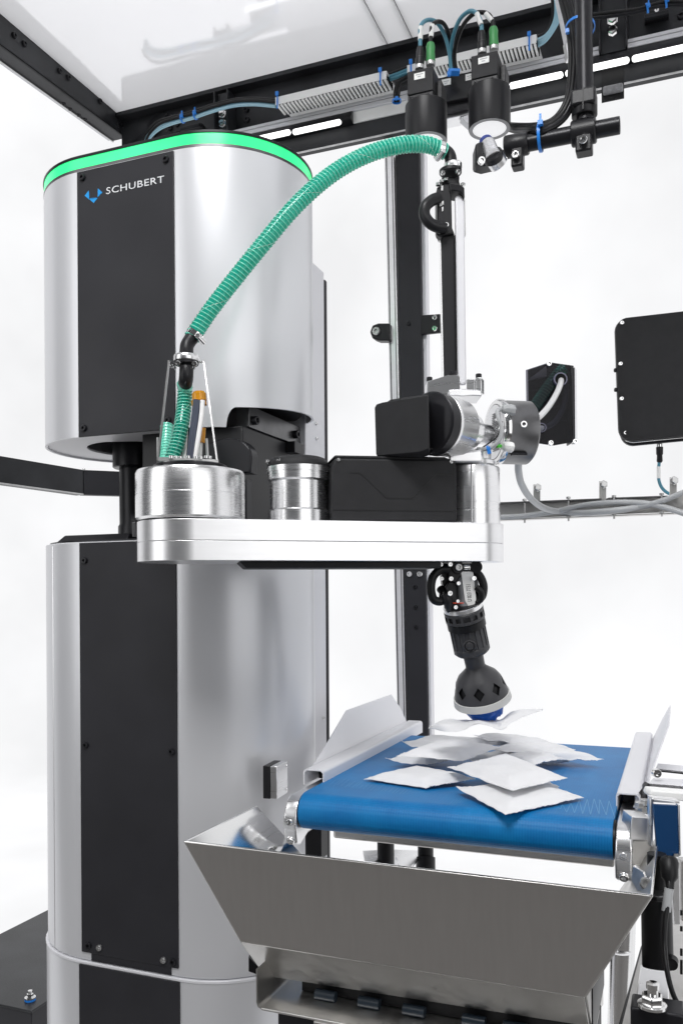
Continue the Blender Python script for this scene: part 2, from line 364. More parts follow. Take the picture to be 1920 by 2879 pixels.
# keep true radius on the arcs
def onarc(p, r):
    for c in (C0, C1):
        if (c is C0 and p.x < C0[0]) or (c is C1 and p.x > C1[0]):
            q = V((p.x-c[0], p.y-c[1])); q = q.normalized()*r; return V((c[0]+q.x, c[1]+q.y))
    return p
dense_o = [onarc(p, RR) for p in dense_o]; dense_i = [onarc(p, RR-.005) for p in dense_i]
m_ = M(); N = len(dense_o); vs = []
for P_, top in ((dense_o, 1), (dense_o, 0), (dense_i, 0), (dense_i, 1)):
    for i, p in enumerate(P_): vs.append((p.x, p.y, ztop if top else zlow(dense_o[i].x, dense_o[i].y)))
m_.add(vs, [(k*N+i, k*N+(i+1) % N, ((k+1) % 4)*N+(i+1) % N, ((k+1) % 4)*N+i) for k in range(4) for i in range(N)])
part('upper_housing', m_, PAINT, col, ang=50)
# underside plate with round opening for the shaft
m_ = M(); q = [p for p in dense_i[::3]]; n = len(q)
hole = []
for p in q:
    t = V((p.x-C0[0], p.y-C0[1])).normalized(); hole.append((C0[0]+t.x*.098, C0[1]+t.y*.098))
zs = zbot+.004
vs = [(p.x, p.y, zs) for p in q]+[(x, y, zs) for x, y in hole]+[(p.x, p.y, zs+.004) for p in q]+[(x, y, zs+.004) for x, y in hole]
m_.add(vs, [(i, (i+1) % n, n+(i+1) % n, n+i) for i in range(n) if not (q[i].x > -.93 and q[i].x > -1.07)] +
       [(n+i, n+(i+1) % n, 3*n+(i+1) % n, 3*n+i) for i in range(n) if q[i].x <= -.93])
part('underside_plate', m_, PAINT2, col, flip=False)
# inner dark core of the upper housing
part('inner_core', M().prism(P3(hull2(C0, .155, C1, .155), zbot+.06), (0, 0, .4)), BLK, col)
# light band and rims
for nm, z0, z1, dr, mt in (('lower_rim', .815, .8205, .0005, DSTEEL), ('light_band', .8205, .8405, -.0005, BAND), ('top_rim', .8405, .8455, .0012, BLKM)):
    part(nm, M().prism(P3(ST(dr), CZ+z0), (0, 0, z1-z0)), mt, col, bevel=.0006 if nm != 'light_band' else 0)
# black front panel of the upper housing
XL, XR = -1.071, -.8555
up = part('front_panel', M().box((XL, YF-.003, zbot-.001), (XR, YF+.001, ztop-.002)), PANEL, col, bevel=.0008)
for x, y in ((234, 500), (468, 449), (238, 1204), (474, 1182)): screw(up, YP(x, y, YF-.003), (0, -1, 0), .0065)
lo = part('front_panel', M().box((XL, YF-.003, CZ-.684), (XR, YF+.001, CZ+.101)), PANEL, col, bevel=.0008)
for x, y in ((240, 1576), (243, 2095), (484, 2113), (251, 2658), (488, 2704)): screw(lo, YP(x, y, YF-.003), (0, -1, 0), .0062)
pl = part('panel_insert', M().box((XL+.022, YF-.0016, CZ-.6985), (XR-.016, YF+.001, CZ-.67)), PANEL, col)
for x, y in ((281, 2664), (461, 2699)): screw(lo, YP(x, y, YF-.003), (0, -1, 0), .0062, 'zinc')
# logo and lettering (flat print raised by a hair)
yl = YF-.0034
def lg(x, y): return YP(100+x*.5485, 500+y*.5485, yl)
m_ = M()
for tri in ([(253, 91), (274, 65), (277, 112)], [(321, 54), (343, 74), (320, 99)], [(274, 107), (320, 102), (299, 129)], [(282, 104), (312, 101), (318, 106), (276, 110)]):
    m_.prism([lg(*p) for p in tri], (0, .0004, 0))
part('logo_mark', m_, LOGO, up)
a, b = YP(299, 548, yl), YP(461, 517, yl)
t_ = text('SCHUBERT', .0178, TXT, up, (a.x, yl, a.z+.001), (1, 0, .0), (0, 0, 1), sx=1, name='lettering', space=1.08)
xs = [v.co.x for v in t_.data.vertices]; x0_, x1_ = min(xs), max(xs); s_ = (b.x-a.x)/(x1_-x0_)
for v in t_.data.vertices: v.co.x = x0_+(v.co.x-x0_)*s_
# shaft and collars
zc = lambda z: CZ+z
part('shaft', M().lathe((C0[0], C0[1], zc(.09)), (0, 0, 1), [(.036, 0), (.036, .055), (.033, .06), (.033, .20), (.0330, .21)], 40), BLKM, col)
part('bearing_collar', M().lathe((C0[0], C0[1], zc(.268)), (0, 0, 1), [(.044, 0), (.0465, .002), (.0465, .055), (.0465, .12)], 48), BLKM, col)
m_ = M(); b0 = [(-1.17, 1.40), (-1.0, 1.40), (-1.0, 1.63), (-1.17, 1.63)]
vs = P3(b0, zc(.107))+P3([(-1.158, 1.412), (-1.0, 1.412), (-1.0, 1.62), (-1.158, 1.62)], zc(.122))
m_.add(vs, [(0, 1, 2, 3), (4, 5, 6, 7), (0, 1, 5, 4), (1, 2, 6, 5), (2, 3, 7, 6), (3, 0, 4, 7)])
part('shaft_base', m_, BLKM, col, bevel=.002)
# lower housing and its base section
part('lower_housing', M().prism(P3(ST(0), zc(-.70)), (0, 0, .803)), PAINT, col, bevel=.002)
part('top_lip', M().prism(P3(ST(-.008), zc(.102)), (0, 0, .0045)), BLKM, col)
part('seam_ring', M().prism(P3(ST(.0045), zc(-.7065)), (0, 0, .0055)), PAINT2, col, bevel=.001)
part('base_housing', M().prism(P3(ST(.003), .001), (0, 0, CZ-.7070)), PAINT, col)
part('housing_strip', M().box((-1.1545, 1.3705, zc(-.699)), (-1.1530, 1.3725, zc(.098))), ALUX, col)  # thin bright upright strip on the left curve of the lower housing
part('base_panel', M().box((XL-.004, YF-.006, .0), (XR+.004, YF-.001, zc(-.7075))), PANEL, col, bevel=.0006)
# rear spine, visible along the right-hand edge
part('rear_spine', M().box((-1.02, 1.645, .002), (-.727, 1.752, zc(.712))), PAINT2, col, bevel=.002)
part('edge_trim', M().box((-.745, 1.7525, .002), (-.7255, 1.768, zc(.698))), BLKM, col, bevel=.004)
sp = part('spine_joint', M().box((-.7268, 1.66, zc(.272)), (-.7255, 1.75, zc(.2732))), DSTEEL, col)
for x, y in ((888, 1192), (889, 1234), (908, 2018)): screw(col, XP(x, y, -.7268), (1, 0, 0), .0045, 'steel')
# machined carriage bar in the notch, with its cap screws
bar = part('carriage_bar', M().box((-.766, 1.415, zc(.311)), (-.7385, 1.678, zc(.351))), DSTEEL, col, bevel=.001)
for x, y in ((718, 1183), (834, 1222), (862, 1232)): screw(bar, XP(x-7, y, -.7385), (1, -.05, 0), .0085, 'black_cap')
part('carriage', M().box((-.96, 1.395, zc(.115)), (-.742, 1.70, zc(.3105))), BLK, col, bevel=.003)
m_ = M().box((-.7415, 1.58, zc(.288)), (-.722, 1.625, zc(.3105)))
part('carriage_tab', m_, BLKM, col, bevel=.001)
m_ = M().prism([YP(p.x, p.y, 1.365) for p in smooth_path([V((585, 1246, 0)), V((615, 1234, 0)), V((650, 1231, 0)), V((686, 1243, 0)), V((706, 1272, 0)), V((704, 1330, 0))], 4)]+[YP(585, 1330, 1.365)], (0, .028, 0))
part('cable_guard', m_, BLKM, col, bevel=.003)
m_ = M().box((-.735, 1.352, zc(.128)), (-.712, 1.372, zc(.205)))
part('stop_plate', m_, BLKM, col, bevel=.001); screw(col, (-.722, 1.352, zc(.178)), (0, -1, 0), .006, 'black_cap')
# small door switch on the right flank
sw = thing('door_switch', 'small silver-faced rectangular switch on the right flank of the lower column', 'switch', D(778, 2240, 1.48))
ax = (D(800, 2190, 1.545)-D(757, 2190, 1.475)); ax.z = 0; ax.normalize(); ay = V((0, 0, 1)).cross(ax)
c_ = D(785, 2192, 1.525)
part('switch_face', M().obox(c_, ax, ay, (0, 0, 1), .0265, .006, .0285), ALUM, sw, bevel=.0008)
part('switch_body', M().obox(c_+ay*.0135, ax, ay, (0, 0, 1), .0268, .0065, .0288), BLK, sw, bevel=.001)
for sx_, sz_ in ((.8, .75), (.8, -.75)): screw(sw, c_+ax*.0265*sx_-ay*.006+V((0, 0, 1))*.0285*sz_, -ay, .0026, 'steel')

# ================================================================== SCARA ARM
AD0 = V((-.7450, 1.219)); A0, A1 = V((-.745, 1.22)), V((-.334, 1.469))
adir = (A1-A0).normalized(); anor = V((adir.y, -adir.x)); AD = V((adir.x, adir.y, 0)); AN = V((anor.x, anor.y, 0)); UP = V((0, 0, 1))
def arm(s, o=0, z=0): p = A0+(A1-A0)*s+anor*o; return V((p.x, p.y, zc(z)))
rb = thing('robot_arm', 'silver and black articulated robot arm reaching right from the column above the belt', 'robot arm', (A0.x, A0.y, zc(.05)))
H = lambda dr: hull2(A0, .0865+dr, A1, .0532+dr, 36)
part('boom', M().prism(P3(H(0), zc(.0535)), (0, 0, .0309)), ALUX, rb, bevel=.0006)
part('boom', M().prism(P3(H(0), zc(.0848)), (0, 0, .0335)), ALUX, rb, bevel=.0008)
part('boom_seam', M().prism(P3(H(-.0012), zc(.0838)), (0, 0, .0014)), DSTEEL, rb)
c3 = lambda P_, z: V((P_.x, P_.y, zc(z)))
part('joint_drum', M().lathe(c3(AD0, .1205), UP, [(.0845, 0), (.0885, .004), (.0885, .0405), (.0879, .0408), (.0879, .0416), (.0885, .042), (.0885, .076), (.0865, .0805), (.079, .0822), (0, .0822)], 96), ALU, rb)
part('drum_gap', M().lathe(c3(AD0, .117), UP, [(.082, 0), (.082, .005)], 60), BLKM, rb)
part('drum_top_plate', M().lathe(c3(AD0, .2027), UP, [(.060, 0), (.060, .008), (.057, .010), (0, .010)], 60), BLKM, rb)
m_ = M().obox(arm(0, 0, .108)+V((-.083, -.026, 0)), (.3, 1, .0), (1, -.3, .0), UP, .012, .003, .012); part('drum_latch', m_, DSTEEL, rb, bevel=.001)
# second joint: stepped silver cylinder with black cap
J = arm(.3695, 0, .119); J2 = V((J.x, J.y)); r2 = .0512
part('gear_drum', M().lathe(J, UP, [(r2, 0), (r2, .0195), (r2-.0035, .0225), (r2-.0035, .068), (r2+.0005, .0712), (r2+.0005, .0835), (r2+.0018, .0838), (r2+.0018, .0925), (.04, .0928)], 72), ALU, rb)
part('gear_cap', M().lathe(c3(J2, .2115), UP, [(r2+.001, 0), (r2+.001, .0045), (r2-.006, .0145), (r2-.011, .0165), (0, .0165)], 60), BLKT, rb)
for dx in (-.026, -.002): screw(rb, c3(J2, .2185)+V((dx-.012, -.046+abs(dx)*.35, 0)), (0, -1, .45), .0036, 'steel_cap')
# black drive cover with pressed line
def ap(al, o, z): return arm(0, 0, z)+AD*al+AN*o
a0_, a1_ = .226, .4385
cv = part('drive_cover', M().prism([ap(a0_, .0475, .1195), ap(a0_, .0475, .206), ap(a0_+.006, .0475, .2225), ap(a1_-.004, .0475, .2235), ap(a1_, .0475, .214), ap(a1_, .0475, .1195)], -AN*.095), BLKT, rb, bevel=.0035, seg=3)
part('cover_top', M().prism([ap(a0_+.003, .0455, .2225), ap(a0_+.006, .0455, .2275), ap(a1_-.02, .0455, .2285), ap(a1_-.006, .0455, .2225)], -AN*.091), BLKT, cv, bevel=.003)
m_ = M()
Lp = [(a0_+.03, .199), (a0_+.048, .199), (a0_+.092, .158), (a0_+.135, .158), (a0_+.178, .199), (a1_-.006, .199)]
for (p, z), (q_, z2) in zip(Lp, Lp[1:]):
    A_, B_ = ap(p, .0478, z), ap(q_, .0478, z2); dd = (B_-A_); m_.obox((A_+B_)/2, dd, AN, dd.cross(AN), dd.length/2+.0003, .0004, .0009)
A_, B_ = ap(a0_, .0478, .1375), ap(a1_, .0478, .1375); m_.obox((A_+B_)/2, AD, AN, UP, (a1_-a0_)/2, .0004, .0006)
part('cover_groove', m_, RUB, cv)
for p in (a0_+.012, a1_-.01): screw(cv, ap(p, .047, .2195), AN+UP*.5, .0034, 'steel')
# right-hand wrist cylinder
W_ = c3(A1, .1185)
part('wrist_drum', M().lathe(W_, UP, [(.0478, 0), (.0478, .0215), (.0470, .0218), (.0470, .0365), (.0478, .0368), (.0478, .096), (.0465, .0985), (.03, .099)], 72), ALUM, rb)
ox, oy = (D(1340, 1400, 1.44)-CAM).xy
part('drum_rib', M().obox(W_+V((0.010, -.0485, .05)), (1, 0, 0), (0, 1, 0), UP, .0012, .0012, .048), ALUX, rb)
screw(rb, D(1265, 1419, 1.447), AN, .0042, 'steel')
part('wrist_neck', M().lathe(c3(A1, .2175), UP, [(.036, 0), (.040, .004), (.040, .010), (.033, .013), (.033, .03)], 60), ALUM, rb)
# plate under the boom
a_, b_ = .075, .375
part('under_plate', M().prism([ap(a_, .05, .0535), ap(a_+.012, .05, .0425), ap(b_+.035, .05, .0425), ap(b_+.035, .05, .0535)], -AN*.09), BLKT, rb, bevel=.002)
# link between column carriage and the big joint
part('shoulder_link', M().prism(P3([(-.90, 1.39), (-.735, 1.39), (-.70, 1.26), (-.80, 1.26)], zc(.13)), (0, 0, .06)), BLKM, rb, bevel=.004)

# ---- tilt motor: black cover in front, silver housing behind, ribbed drum to the right
MC = D(1208, 1190, 1.405); mdir = (D(1345, 1190, 1.495)-MC); mdir.z = 0; mdir.normalize(); mside = UP.cross(mdir)
part('motor_flange', M().lathe(MC-mdir*.004, mdir, [(.047, 0), (.0515, .003), (.0515, .022), (.046, .026)], 64), BLKM, rb)
part('motor_housing', M().lathe(MC+mdir*.0185, mdir, [(.0505, 0), (.0515, .001), (.0515, .007), (.0500, .009), (.0500, .030), (.0485, .032), (.0485, .050), (.046, .054), (.03, .054)], 64), ALUM, rb)
part('motor_neck', M().lathe(MC+mdir*.068, mdir, [(.038, -.016), (.038, .014), (.031, .016), (.031, .038), (.018, .039), (.018, .085)], 48), ALUM, rb)
fr = [D(1053, 1146, 1.425), D(1058, 1136, 1.425), D(1075, 1131, 1.42), D(1204, 1109, 1.36), D(1207, 1262, 1.36), D(1180, 1272, 1.37), D(1062, 1283, 1.425), D(1057, 1278, 1.425)]
part('motor_cover', M().prism(fr, F*.062+V((.008, 0, 0))), BLKT, rb, bevel=.0035, seg=3)
fr2 = [D(1085, 1130, 1.432), D(1098, 1122, 1.43), D(1232, 1103, 1.392), D(1262, 1128, 1.40), D(1268, 1190, 1.405), D(1254, 1240, 1.40), D(1225, 1262, 1.39), D(1100, 1283, 1.432)]
part('motor_cover_rear', M().prism(fr2, F*.04+V((.006, 0, 0))), BLKT, rb, bevel=.003)
for x, y in ((1243, 1122), (1256, 1174), (1243, 1232)): screw(rb, D(x, y, 1.396), TOCAM+V((-.1, 0, 0)), .0048, 'steel_cap')
# block that guides the linear axis
m_ = M(); c_ = D(1245, 1082, 1.49)
m_.prism([D(1199, 1072, 1.50), D(1259, 1055, 1.47), D(1288, 1053, 1.475), D(1293, 1058, 1.48), D(1293, 1104, 1.48), D(1290, 1113, 1.475), D(1259, 1113, 1.47), D(1199, 1113, 1.50)], F*.035)
part('guide_block', m_, ALUM, rb, bevel=.002)
for x, y, d in ((1207, 1071, 1.515), (1275, 1054, 1.49), (1345, 1062, 1.475)): screw(rb, D(x, y, d), UP, .0052, 'black_cap')
m_ = M().box(D(1311, 1103, 1.49), D(1335, 1066, 1.49)+V((0, .02, 0))); part('guide_post', m_, ALUM, rb, bevel=.001)
m_ = M().box(D(1336, 1103, 1.47), D(1354, 1062, 1.47)+V((0, .018, 0))); part('guide_post', m_, ALUM, rb, bevel=.001)
m_ = M().prism([D(1262, 1096, 1.45), D(1300, 1093, 1.45), D(1352, 1097, 1.45), D(1354, 1113, 1.45), D(1330, 1112, 1.45), D(1300, 1114, 1.45), D(1262, 1110, 1.45)], F*.06)
part('clamp_plate', m_, ALUM, rb, bevel=.0015)
m_ = M().prism([D(1262, 1278, 1.44), D(1355, 1262, 1.44), D(1358, 1300, 1.44), D(1262, 1300, 1.44)], F*.07); part('neck_block', m_, ALUM, rb, bevel=.003)
# ribbed drum
G = D(1393, 1215, 1.525); gd = (mdir*.8+V((.62, -.12, 0))).normalized(); gd = V((gd.x, gd.y, 0)).normalized(); gu = UP.cross(gd)
part('brake_drum', M().lathe(G, gd, [(.052, .0), (.0575, .0), (.0575, .006), (.056, .008), (.056, .058), (.052, .062), (0, .062)], 72), DSTEEL, rb, bevel=0)
part('drum_ring', M().lathe(G-gd*.003, gd, [(.049, 0), (.0555, 0), (.0585, .004), (.0585, .010), (.049, .010)], 72, ring=True), CHROME, rb)
part('drum_face', M().lathe(G-gd*.0035, gd, [(.0478, 0), (.0478, .004)], 60), ALUM, rb)
for i in range(22):
    h_ = -.034+i*.0031; L_ = math.sqrt(.047**2-h_**2)*.42
    part('rib', M().obox(G-gd*.0045+UP*h_+gu*(-.012), gu, gd, UP, L_, .0010, .0006), DSTEEL, rb)
screw(rb, G+gd*.040+TOCAM*.052+UP*.004, TOCAM, .006, 'steel_cap')
part('drum_slot', M().obox(G+gd*.035+TOCAM*.038-UP*.0445, gd, gu, UP+TOCAM*-.5, .014, .004, .003), BLKM, rb)
# cable glands and wires
gl = M().lathe(D(1442, 1153, 1.46), D(1406, 1149, 1.45)-D(1442, 1153, 1.46), [(.0095, 0), (.0095, .008), (.0085, .009), (.0085, .017), (.0065, .021), (.004, .022)], 8)
part('cable_gland', gl, GREYC, rb, bevel=.0006)
gl = M().lathe(D(1438, 1258, 1.465), D(1404, 1253, 1.455)-D(1438, 1258, 1.465), [(.0095, 0), (.0095, .006), (.0085, .007), (.0085, .014), (.006, .018), (.004, .019)], 8)
part('cable_gland', gl, WPL, rb, bevel=.0006)
part('green_sleeve', M().cyl(D(1407, 1254, 1.455), D(1396, 1254, 1.45), .0032, 12), mat('bright_green', (.05, .55, .02), .4), rb)
part('motor_cable', M().tube([D(1408, 1150, 1.452), D(1398, 1155, 1.445), D(1400, 1175, 1.44), D(1409, 1200, 1.437), D(1405, 1232, 1.437), D(1385, 1255, 1.44), D(1360, 1263, 1.445), D(1340, 1263, 1.45)], .0036, 10), GREYC, rb)
part('sensor_wire', M().tube([D(1396, 1254, 1.45), D(1380, 1258, 1.447), D(1362, 1266, 1.445)], .0015, 8), mat('brown_wire', (.1, .05, .02), .5), rb)
part('thin_wire', M().tube([D(1412, 1185, 1.44), D(1398, 1225, 1.44), D(1375, 1245, 1.445), D(1350, 1262, 1.45)], .0011, 6), RUB, rb)
zip_tie(rb, D(1372, 1263, 1.445), D(1385, 1257, 1.44)-D(1362, 1264, 1.445), .0052, .0035, head=D(1375, 1272, 1.438))
for x, y in ((1397, 1204), (1395, 1180)): screw(rb, D(x, y, 1.462), TOCAM, .0035, 'steel_cap')

# ================================================================== LINEAR AXIS (slides through the guide block)
LX = thing('linear_axis', 'upright black linear rail with white cover strip rising beside the rear post', 'linear axis', D(1275, 1060, 1.50))
def LQ(x, y, dd=0): return D(x, y, 1.50+dd)
def slabp(pts, d, th): return M().prism([D(x, y, d) for x, y in pts], F*th)
part('rail', slabp([(1240, 655), (1277, 655), (1283, 1062), (1249, 1062)], 1.50, .022), BLK, LX, bevel=.001)
part('rail_edge', slabp([(1236.5, 665), (1239.5, 665), (1247.5, 1062), (1244, 1062)], 1.505, .015), CHROME, LX)
part('cover_strip', M().prism([D(1279, 556, 1.496), D(1283, 548, 1.496), D(1293, 546, 1.496), D(1301, 552, 1.496), D(1305, 566, 1.496), D(1311, 1080, 1.496), D(1285, 1080, 1.496)], F*.012), PAINT2, LX, bevel=.003, seg=3)
part('strip_back', slabp([(1304.5, 560), (1306.5, 562), (1309, 660), (1307.5, 660)], 1.508, .012), ZINC, LX)
# toothed belt edge
tm = M()
for i in range(82):
    y = 668+i*4.8; x = 1277.5+(y-655)*.0147; tm.obox(D(x, y, 1.4965), RC, F, UC, .0009, .003, .0009)
tb = part('belt_teeth', tm, RUB, LX); tb['kind'] = 'stuff'
part('belt_edge', slabp([(1278, 660), (1281, 660), (1285.5, 1062), (1283, 1062)], 1.4985, .008), BLK, LX)
part('head_block', slabp([(1228, 526), (1248, 517), (1264, 514), (1269, 560), (1271, 640), (1277, 655), (1240, 663), (1229, 640)], 1.492, .034), BLK, LX, bevel=.002)
part('head_cap', M().prism([D(1262, 513, 1.488), D(1290, 517, 1.484), D(1305, 527, 1.484), D(1306, 556, 1.486), D(1302, 548, 1.486), D(1293, 538, 1.486), D(1270, 534, 1.488), D(1264, 540, 1.488)], F*.04), BLK, LX, bevel=.002)
part('head_neck', slabp([(1240, 498), (1292, 492), (1291, 508), (1295, 522), (1262, 518), (1243, 522)], 1.495, .03), BLK, LX, bevel=.003)
part('head_flange', M().lathe(D(1266, 492, 1.50), UP, [(.017, 0), (.0195, .003), (.0195, .008), (.017, .010)], 40), BLK, LX)
part('flange_ring', M().lathe(D(1273, 476, 1.50), UP, [(.0155, 0), (.0158, .001), (.0158, .0085), (.015, .0095)], 48), ALUM, LX)
part('elbow', M().tube([D(1240, 423, 1.50), D(1252, 425, 1.50), D(1262, 434, 1.50), D(1266.5, 448, 1.50), D(1267, 466, 1.50), D(1267, 474, 1.50)], .0106, 20), BLK, LX)
part('loop_hose', M().tube([D(1234, 556, 1.49), D(1215, 563, 1.485), D(1196, 580, 1.48), D(1193, 604, 1.48), D(1206, 625, 1.48), D(1226, 637, 1.483), D(1252, 641, 1.487)], .0098, 18), BLK, LX)
for x, y, k in ((1244, 488, 'steel_cap'), (1286, 485, 'steel_cap'), (1254, 634, 'steel_cap')): screw(LX, D(x, y, 1.484), TOCAM, .004, k)
for x, y in ((1241, 514), (1254, 509), (1231, 522), (1301, 523)): screw(LX, D(x, y, 1.49), UP, .004, 'steel_cap')
part('clamp_insert', slabp([(1234, 570), (1247, 563), (1248, 574), (1235, 581)], 1.4905, .004), ZINC, LX, bevel=.0005)
part('clamp_insert', slabp([(1240, 523), (1245, 521), (1245, 534), (1240, 536)], 1.4905, .004), ZINC, LX)
part('clamp_insert', slabp([(1241, 583), (1246, 581), (1246, 592), (1242, 594)], 1.4905, .004), ZINC, LX)
part('lower_lug', slabp([(1226, 655), (1243, 660), (1240, 668), (1228, 662)], 1.489, .012), BLK, LX)

# ================================================================== HOSES
def green_hose(name, label, pts, r, pitch=.0068, white=True, wall=HOSE):
    h = thing(name, label, 'hose', pts[0])
    part('hose_wall', M().tube(pts, r, 22, 8, caps=False), wall, h, flip=False)
    part('spiral', M().helix(pts, r+.0003, .00105, pitch, 5, 16), HSP, h, ang=180, flip=False)
    if white: part('thread', M().helix(pts, r*.985, .00035, .12, 5, 60), HSW, h, ang=180, flip=False)
    return h
hp = [(557, 924, 1.42), (592, 873, 1.42), (637, 814, 1.42), (735, 692, 1.42), (833, 577, 1.425), (931, 491, 1.44), (1029, 436, 1.455), (1127, 408, 1.47), (1200, 407, 1.485), (1243, 424, 1.495), (1251, 428, 1.497)]
big = green_hose('suction_hose', 'long translucent green spiral hose arching from the big joint up to the linear axis', [D(*p) for p in [(541, 951, 1.42), (548, 938, 1.42)]+hp], .0131)
# hose clamps
def hose_clamp(parent, c, axis, r, side, L=.02):
    a, u, b = frame(axis)
    cl = part('hose_clamp', M().lathe(V(c)-a*.0045, a, [(r, 0), (r+.0015, 0), (r+.0015, .009), (r, .009)], 36), CHROME, parent)
    s = V(side).normalized(); t = s.cross(a).normalized(); p = V(c)+s*(r+.002)
    part('clamp_screw', M().cyl(p-t*.0045+s*.002, p+t*L+s*.002, .0042, 14).obox(p, a, s, t, .0055, .0022, .006), CHROME, cl, bevel=.0004)
    q = M()
    for i in range(9): q.obox(V(c)+a*(0)+(-s*math.cos(.5+i*.16)+t*math.sin(.5+i*.16))*(r+.0016), a, s, t, .003, .0003, .0004)
    return cl
hose_clamp(big, D(551, 942, 1.42), D(592, 873, 1.42)-D(541, 951, 1.42), .0140, RC*.75-UC*.7+TOCAM*.35)
hose_clamp(big, D(1236, 421, 1.494), D(1243, 424, 1.495)-D(1200, 407, 1.485), .0140, -UC+TOCAM*.3-RC*.2)

# riser bracket with elbow on top of the drum
br = thing('hose_riser', 'wire bracket with silver ring and black elbows standing on the big joint drum', 'hose bracket', D(524, 1300, 1.40))
ER = .0113
part('upper_elbow', M().tube([D(525, 1000, 1.41), D(525, 985, 1.41), D(527, 971, 1.412), D(535, 957, 1.416), D(545, 945, 1.419)], ER, 20), BLK, br)
part('flange_ring', M().lathe(D(524.5, 1017, 1.41), UP, [(.0205, 0), (.021, .001), (.021, .0085), (.020, .0100)], 56), ALUM, br)
part('lower_flange', M().lathe(D(524.5, 1026, 1.41), UP, [(.019, 0), (.020, .001), (.020, .0045)], 48), BLK, br)
part('lower_elbow', M().tube([D(525, 1018, 1.41), D(525, 1040, 1.405), D(524, 1060, 1.405), D(522, 1075, 1.412), D(521, 1082, 1.425)], lambda t: ER+.0004, 20), BLK, br)
fm = M()
def strap(pts, w=.0028, t=.0011):
    for p, q_ in zip(pts, pts[1:]):
        dd = q_-p; fm.obox((p+q_)/2, dd, RC, dd.cross(RC), dd.length/2+t*.6, t*1.2, w)
strap([D(488, 1016, 1.41), D(477, 1015, 1.41)]); strap([D(476, 1015, 1.41), D(445, 1295, 1.41)]); strap([D(445, 1297, 1.41), D(470, 1297, 1.41)])
strap([D(560, 1018, 1.41), D(573, 1018, 1.41)]); strap([D(574, 1019, 1.41), D(611, 1294, 1.38)]); strap([D(611, 1297, 1.38), D(448, 1290, 1.36)])
part('wire_frame', fm, ZINC, br)
for x, y in ((502, 1021), (549, 1022)): screw(br, D(x, y, 1.392), TOCAM-UP*.3, .0042, 'steel_cap')
for x, y in ((483, 1030), (492, 1034), (546, 1034)): screw(br, D(x, y, 1.395), TOCAM, .003, 'steel_cap')
for i, x in enumerate((482, 495, 508, 530, 552, 565, 580, 590)): screw(br, D(x, 1289+((i*7) % 3), 1.36+.008*((i*5) % 4)), UP, .0036, 'steel_cap')
g2 = green_hose('suction_hose', 'short green spiral hose dropping from the black elbow into the big joint drum', [D(521, 1086, 1.425), D(520, 1110, 1.425), D(517, 1150, 1.42), D(510, 1200, 1.41), D(498, 1250, 1.405), D(480, 1300, 1.40)], .0114, .0058, wall=hose_wall('green_hose_dark', (.0, .30, .21), .12))
part('hose_cuff', M().lathe(D(521, 1092, 1.425), D(520, 1086, 1.42)-D(521, 1096, 1.425), [(.0125, 0), (.0128, .001), (.0128, .010), (.0115, .011)], 32), HSP, g2)
green_hose('suction_hose', 'dark green hose stub in the shadow behind the wire bracket', [D(470, 1195, 1.50), D(468, 1240, 1.49), D(462, 1300, 1.47)], .0105, .0058, white=False, wall=g2.children[0].data.materials[0])
cb = thing('cable_stub', 'dark and white cables held by an amber cap inside the wire bracket', 'cables', D(545, 1300, 1.40))
part('amber_cap', M().lathe(D(562, 1128, 1.405), D(560, 1100, 1.405)-D(563, 1130, 1.405), [(.0108, 0), (.0118, .001), (.0118, .012), (.009, .0155), (0, .0165)], 36), AMBER, cb)
part('cap_collar', M().lathe(D(561, 1140, 1.412), D(560, 1100, 1.405)-D(563, 1130, 1.405), [(.0125, 0), (.0125, .008)], 36), AMBER, cb)
NB = mat('blue_grey_cable', (.045, .055, .085), .38)
part('dark_cable', M().tube([D(551, 1124, 1.395), D(546, 1170, 1.393), D(538, 1230, 1.39), D(531, 1300, 1.39)], .0042, 12), NB, cb)
part('dark_cable', M().tube([D(558, 1126, 1.395), D(553, 1170, 1.393), D(546, 1230, 1.39), D(539, 1300, 1.39)], .0042, 12), NB, cb)
part('white_cable', M().tube([D(570, 1126, 1.392), D(567, 1170, 1.39), D(559, 1225, 1.388), D(548, 1300, 1.388)], .0039, 12), WPL, cb)
part('amber_sleeve', M().cyl(D(566, 1245, 1.43), D(569, 1203, 1.43), .0062, 20), AMBER, cb)
part('white_cable', M().cyl(D(563, 1300, 1.43), D(565, 1244, 1.43), .0032, 12), WPL, cb)
part('white_cable', M().tube([D(524, 1205, 1.42), D(521, 1250, 1.42), D(517, 1300, 1.41)], .0035, 10), WPL, cb)
part('steel_pin', M().cyl(D(585, 1300, 1.42), D(581, 1233, 1.42), .0024, 10), ZINC, cb)
part('steel_pin', M().cyl(D(445, 1300, 1.46), D(444, 1230, 1.46), .002, 10), ZINC, cb)

# ================================================================== GRIPPER under the arm
gp = thing('suction_gripper', 'tilted dark grey suction gripper with looping hoses hanging under the arm end', 'gripper', D(1299, 1590, 1.485))
GA, GB = D(1299, 1698, 1.485), D(1354, 1958, 1.54); gv = (GB-GA).normalized(); GL = (GB-GA).length; _, gu_, gw_ = frame(gv)
def ga(t): return GA+gv*(GL*t)     # t: 0 ring top .. 1 cup rim
def gz(y): return (y-660)/1040*GL  # crop rows -> length along the axis
part('steel_collar', M().lathe(GA, gv, [(.0325, 0), (.0340, .001), (.0340, gz(705)), (.032, gz(707))], 56), ALUM, gp)
part('collar_seat', M().lathe(GA-gv*.0012, gv, [(.0318, 0), (.0318, .0012)], 40), BLK, gp)
seal_ = [GA-gv*.0018+(TOCAM*math.cos(a)-RC*math.sin(a))*.0312 for a in (.05, .3, .55, .8, 1.05)]
part('red_seal', M().tube(seal_, .0012, 8), REDM, gp)
